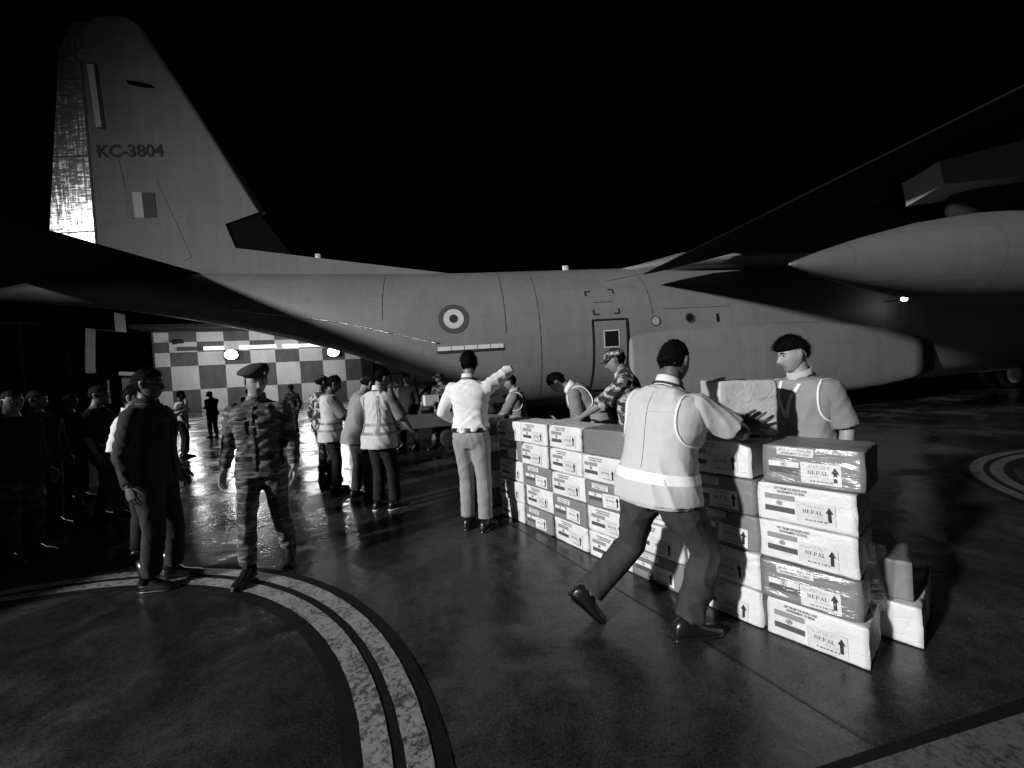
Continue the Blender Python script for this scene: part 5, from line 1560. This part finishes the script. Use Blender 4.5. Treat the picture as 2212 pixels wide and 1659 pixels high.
# left foreground
person('officer in striped camouflage and dark beret striding towards the camera', (-2.20, 3.38), 166, 1.73, lean=2, twist=0, head=(-34, 8, 0), voxel=.013, skin='skin_light', top='camo_fine', sleeve=1.9, tucked=False, bottom='camo_fine', boots=True, cap=('beret', 'beret'), hair='crop', collar='camo_fine',
       rf=(.10, .16, 0, 10, 0), lf=(-.12, -.16, .02, -8, 16), la=(-.28, .10, .88), ra=(.29, -.02, .88), bulk=1.04, belt=True, wr=1.3, tw=1.6, pockets=True)
person('man in dark flying overalls standing in profile, gazing right', (-3.0, 3.24), 76, 1.76, head=(6, 0, 0), voxel=.013, skin='skin_dark', top='suit_dark', jacket=True, sleeve=1.94, tucked=False, bottom='suit_dark', hair='short', collar='suit_dark', boots=True, bulk=1.05,
       rf=(.09, -.03, 0, 8, 0), lf=(-.09, .04, 0, -6, 0), ra=(.25, -.02, .86), wr=1.3, tw=1.6, pockets=True)
person('man in white shirt with banded collar, half hidden behind the man in overalls', (-3.72, 3.86), 70, 1.66, head=(18, 6, 0), voxel=.014, skin='skin', top='white_cloth', sleeve=.62, tucked=True, bottom='trouser_black', hair='short', collar='white_cloth', lanyard=True)
person('dark clad man in peaked cap studying a phone before the chequered wall', (-11.25, 14.7), 178, 1.72, head=(0, 26, 0), voxel=.026, skin='skin_dark', top='suit_dark', jacket=True, sleeve=1.92, tucked=False, bottom='trouser_dark', cap=('cap', 'black_cloth'), hair='crop', la=(-.06, .30, 1.12), ra=(.06, .30, 1.12))
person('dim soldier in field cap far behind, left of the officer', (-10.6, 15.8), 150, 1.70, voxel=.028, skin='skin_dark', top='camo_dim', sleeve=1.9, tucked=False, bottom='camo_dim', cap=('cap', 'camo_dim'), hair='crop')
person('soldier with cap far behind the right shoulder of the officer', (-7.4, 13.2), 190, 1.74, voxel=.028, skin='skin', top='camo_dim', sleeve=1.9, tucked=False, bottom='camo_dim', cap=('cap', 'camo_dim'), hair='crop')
person('man in white shirt with crossed straps beyond the man in overalls', (-8.6, 10.2), 40, 1.70, voxel=.026, skin='skin_dark', top='white_cloth', sleeve=.62, tucked=True, bottom='trouser_black', hair='short', lanyard=True)
# shaded crowd at the left edge, its shade partly put into dark clothes and skin
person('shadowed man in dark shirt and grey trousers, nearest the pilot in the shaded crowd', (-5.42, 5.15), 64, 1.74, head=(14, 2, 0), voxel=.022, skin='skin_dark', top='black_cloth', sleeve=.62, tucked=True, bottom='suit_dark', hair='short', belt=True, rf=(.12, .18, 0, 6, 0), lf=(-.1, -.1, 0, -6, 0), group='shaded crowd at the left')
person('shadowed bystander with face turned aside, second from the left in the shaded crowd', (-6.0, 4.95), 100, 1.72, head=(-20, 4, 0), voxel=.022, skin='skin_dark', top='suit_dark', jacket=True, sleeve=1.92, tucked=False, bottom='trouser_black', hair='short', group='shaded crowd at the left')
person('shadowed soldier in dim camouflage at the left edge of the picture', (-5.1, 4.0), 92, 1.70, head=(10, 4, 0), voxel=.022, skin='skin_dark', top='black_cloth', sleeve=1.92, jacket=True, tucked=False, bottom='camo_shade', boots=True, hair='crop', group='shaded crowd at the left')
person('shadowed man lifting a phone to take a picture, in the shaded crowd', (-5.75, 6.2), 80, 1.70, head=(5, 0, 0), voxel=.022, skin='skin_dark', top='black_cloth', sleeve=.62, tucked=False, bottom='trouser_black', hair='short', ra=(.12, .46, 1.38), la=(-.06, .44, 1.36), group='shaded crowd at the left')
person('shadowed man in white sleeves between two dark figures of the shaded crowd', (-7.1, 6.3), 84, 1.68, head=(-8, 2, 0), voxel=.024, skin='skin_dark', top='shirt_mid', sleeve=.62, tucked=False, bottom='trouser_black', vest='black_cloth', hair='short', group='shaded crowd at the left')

# carton carried by the soldier
mb = MB(); mb.box((0, 0, 0), (.30, .24, .22))
o = build('carton', mb, M['paper']); o.location = (-1.80, 8.64, 1.14); o.rotation_euler = (0, 0, R(25)); tag(o, 'white carton in the arms of the soldier at the ramp', 'carton')
mb = MB(); mb.box((0, 0, 0), (.075, .009, .15)); o = build('mobile_phone', mb, M['paper']); o.location = (-5.22, 6.30, 1.44); o.rotation_euler = (0, 0, R(-80)); tag(o, 'pale phone held up in the shaded crowd', 'phone')

# added van out of the picture on the left: its bulk keeps the floodlight off the crowd
van = thing('blocker_van', 'added unseen van that blocks the floodlight from the shaded crowd', 'van', (-8.9, 2.5, 0), math.atan2(-.82, .57))
M['van_paint'] = mat('van_paint', .04, .35)
mb = MB(); mb.loft([[(x, y * w, .45 + z * hgt) for y, z in ((-1, 0), (1, 0), (1, .55), (.92, 1), (-.92, 1), (-1, .55))] for x, w, hgt in ((-2.6, .93, 2.1), (-2.4, 1.0, 2.2), (1.3, 1.0, 2.2), (1.9, .97, 1.5), (2.7, .9, .85), (2.85, .85, .6))]); build('body', mb, M['van_paint'], van)
for x in (-1.7, 1.8):
    for y in (-.9, .9):
        mb = MB(); mb.loft([[(x + r * math.cos(a), y + d, .34 + r * math.sin(a)) for a in np.linspace(0, 2 * math.pi, 24, endpoint=False)] for d, r in ((-.12, .2), (-.1, .34), (.1, .34), (.12, .2))]); build('wheel', mb, M['tyre'], van, smooth=True)
mb = MB(); mb.add([(1.38, -.85, 2.35), (1.38, .85, 2.35), (1.93, .82, 1.95), (1.93, -.82, 1.95)], [(0, 1, 2, 3)]); build('windscreen', mb, M['glass_dark'], van)

bpy.data.scenes.remove(tmp_scene)
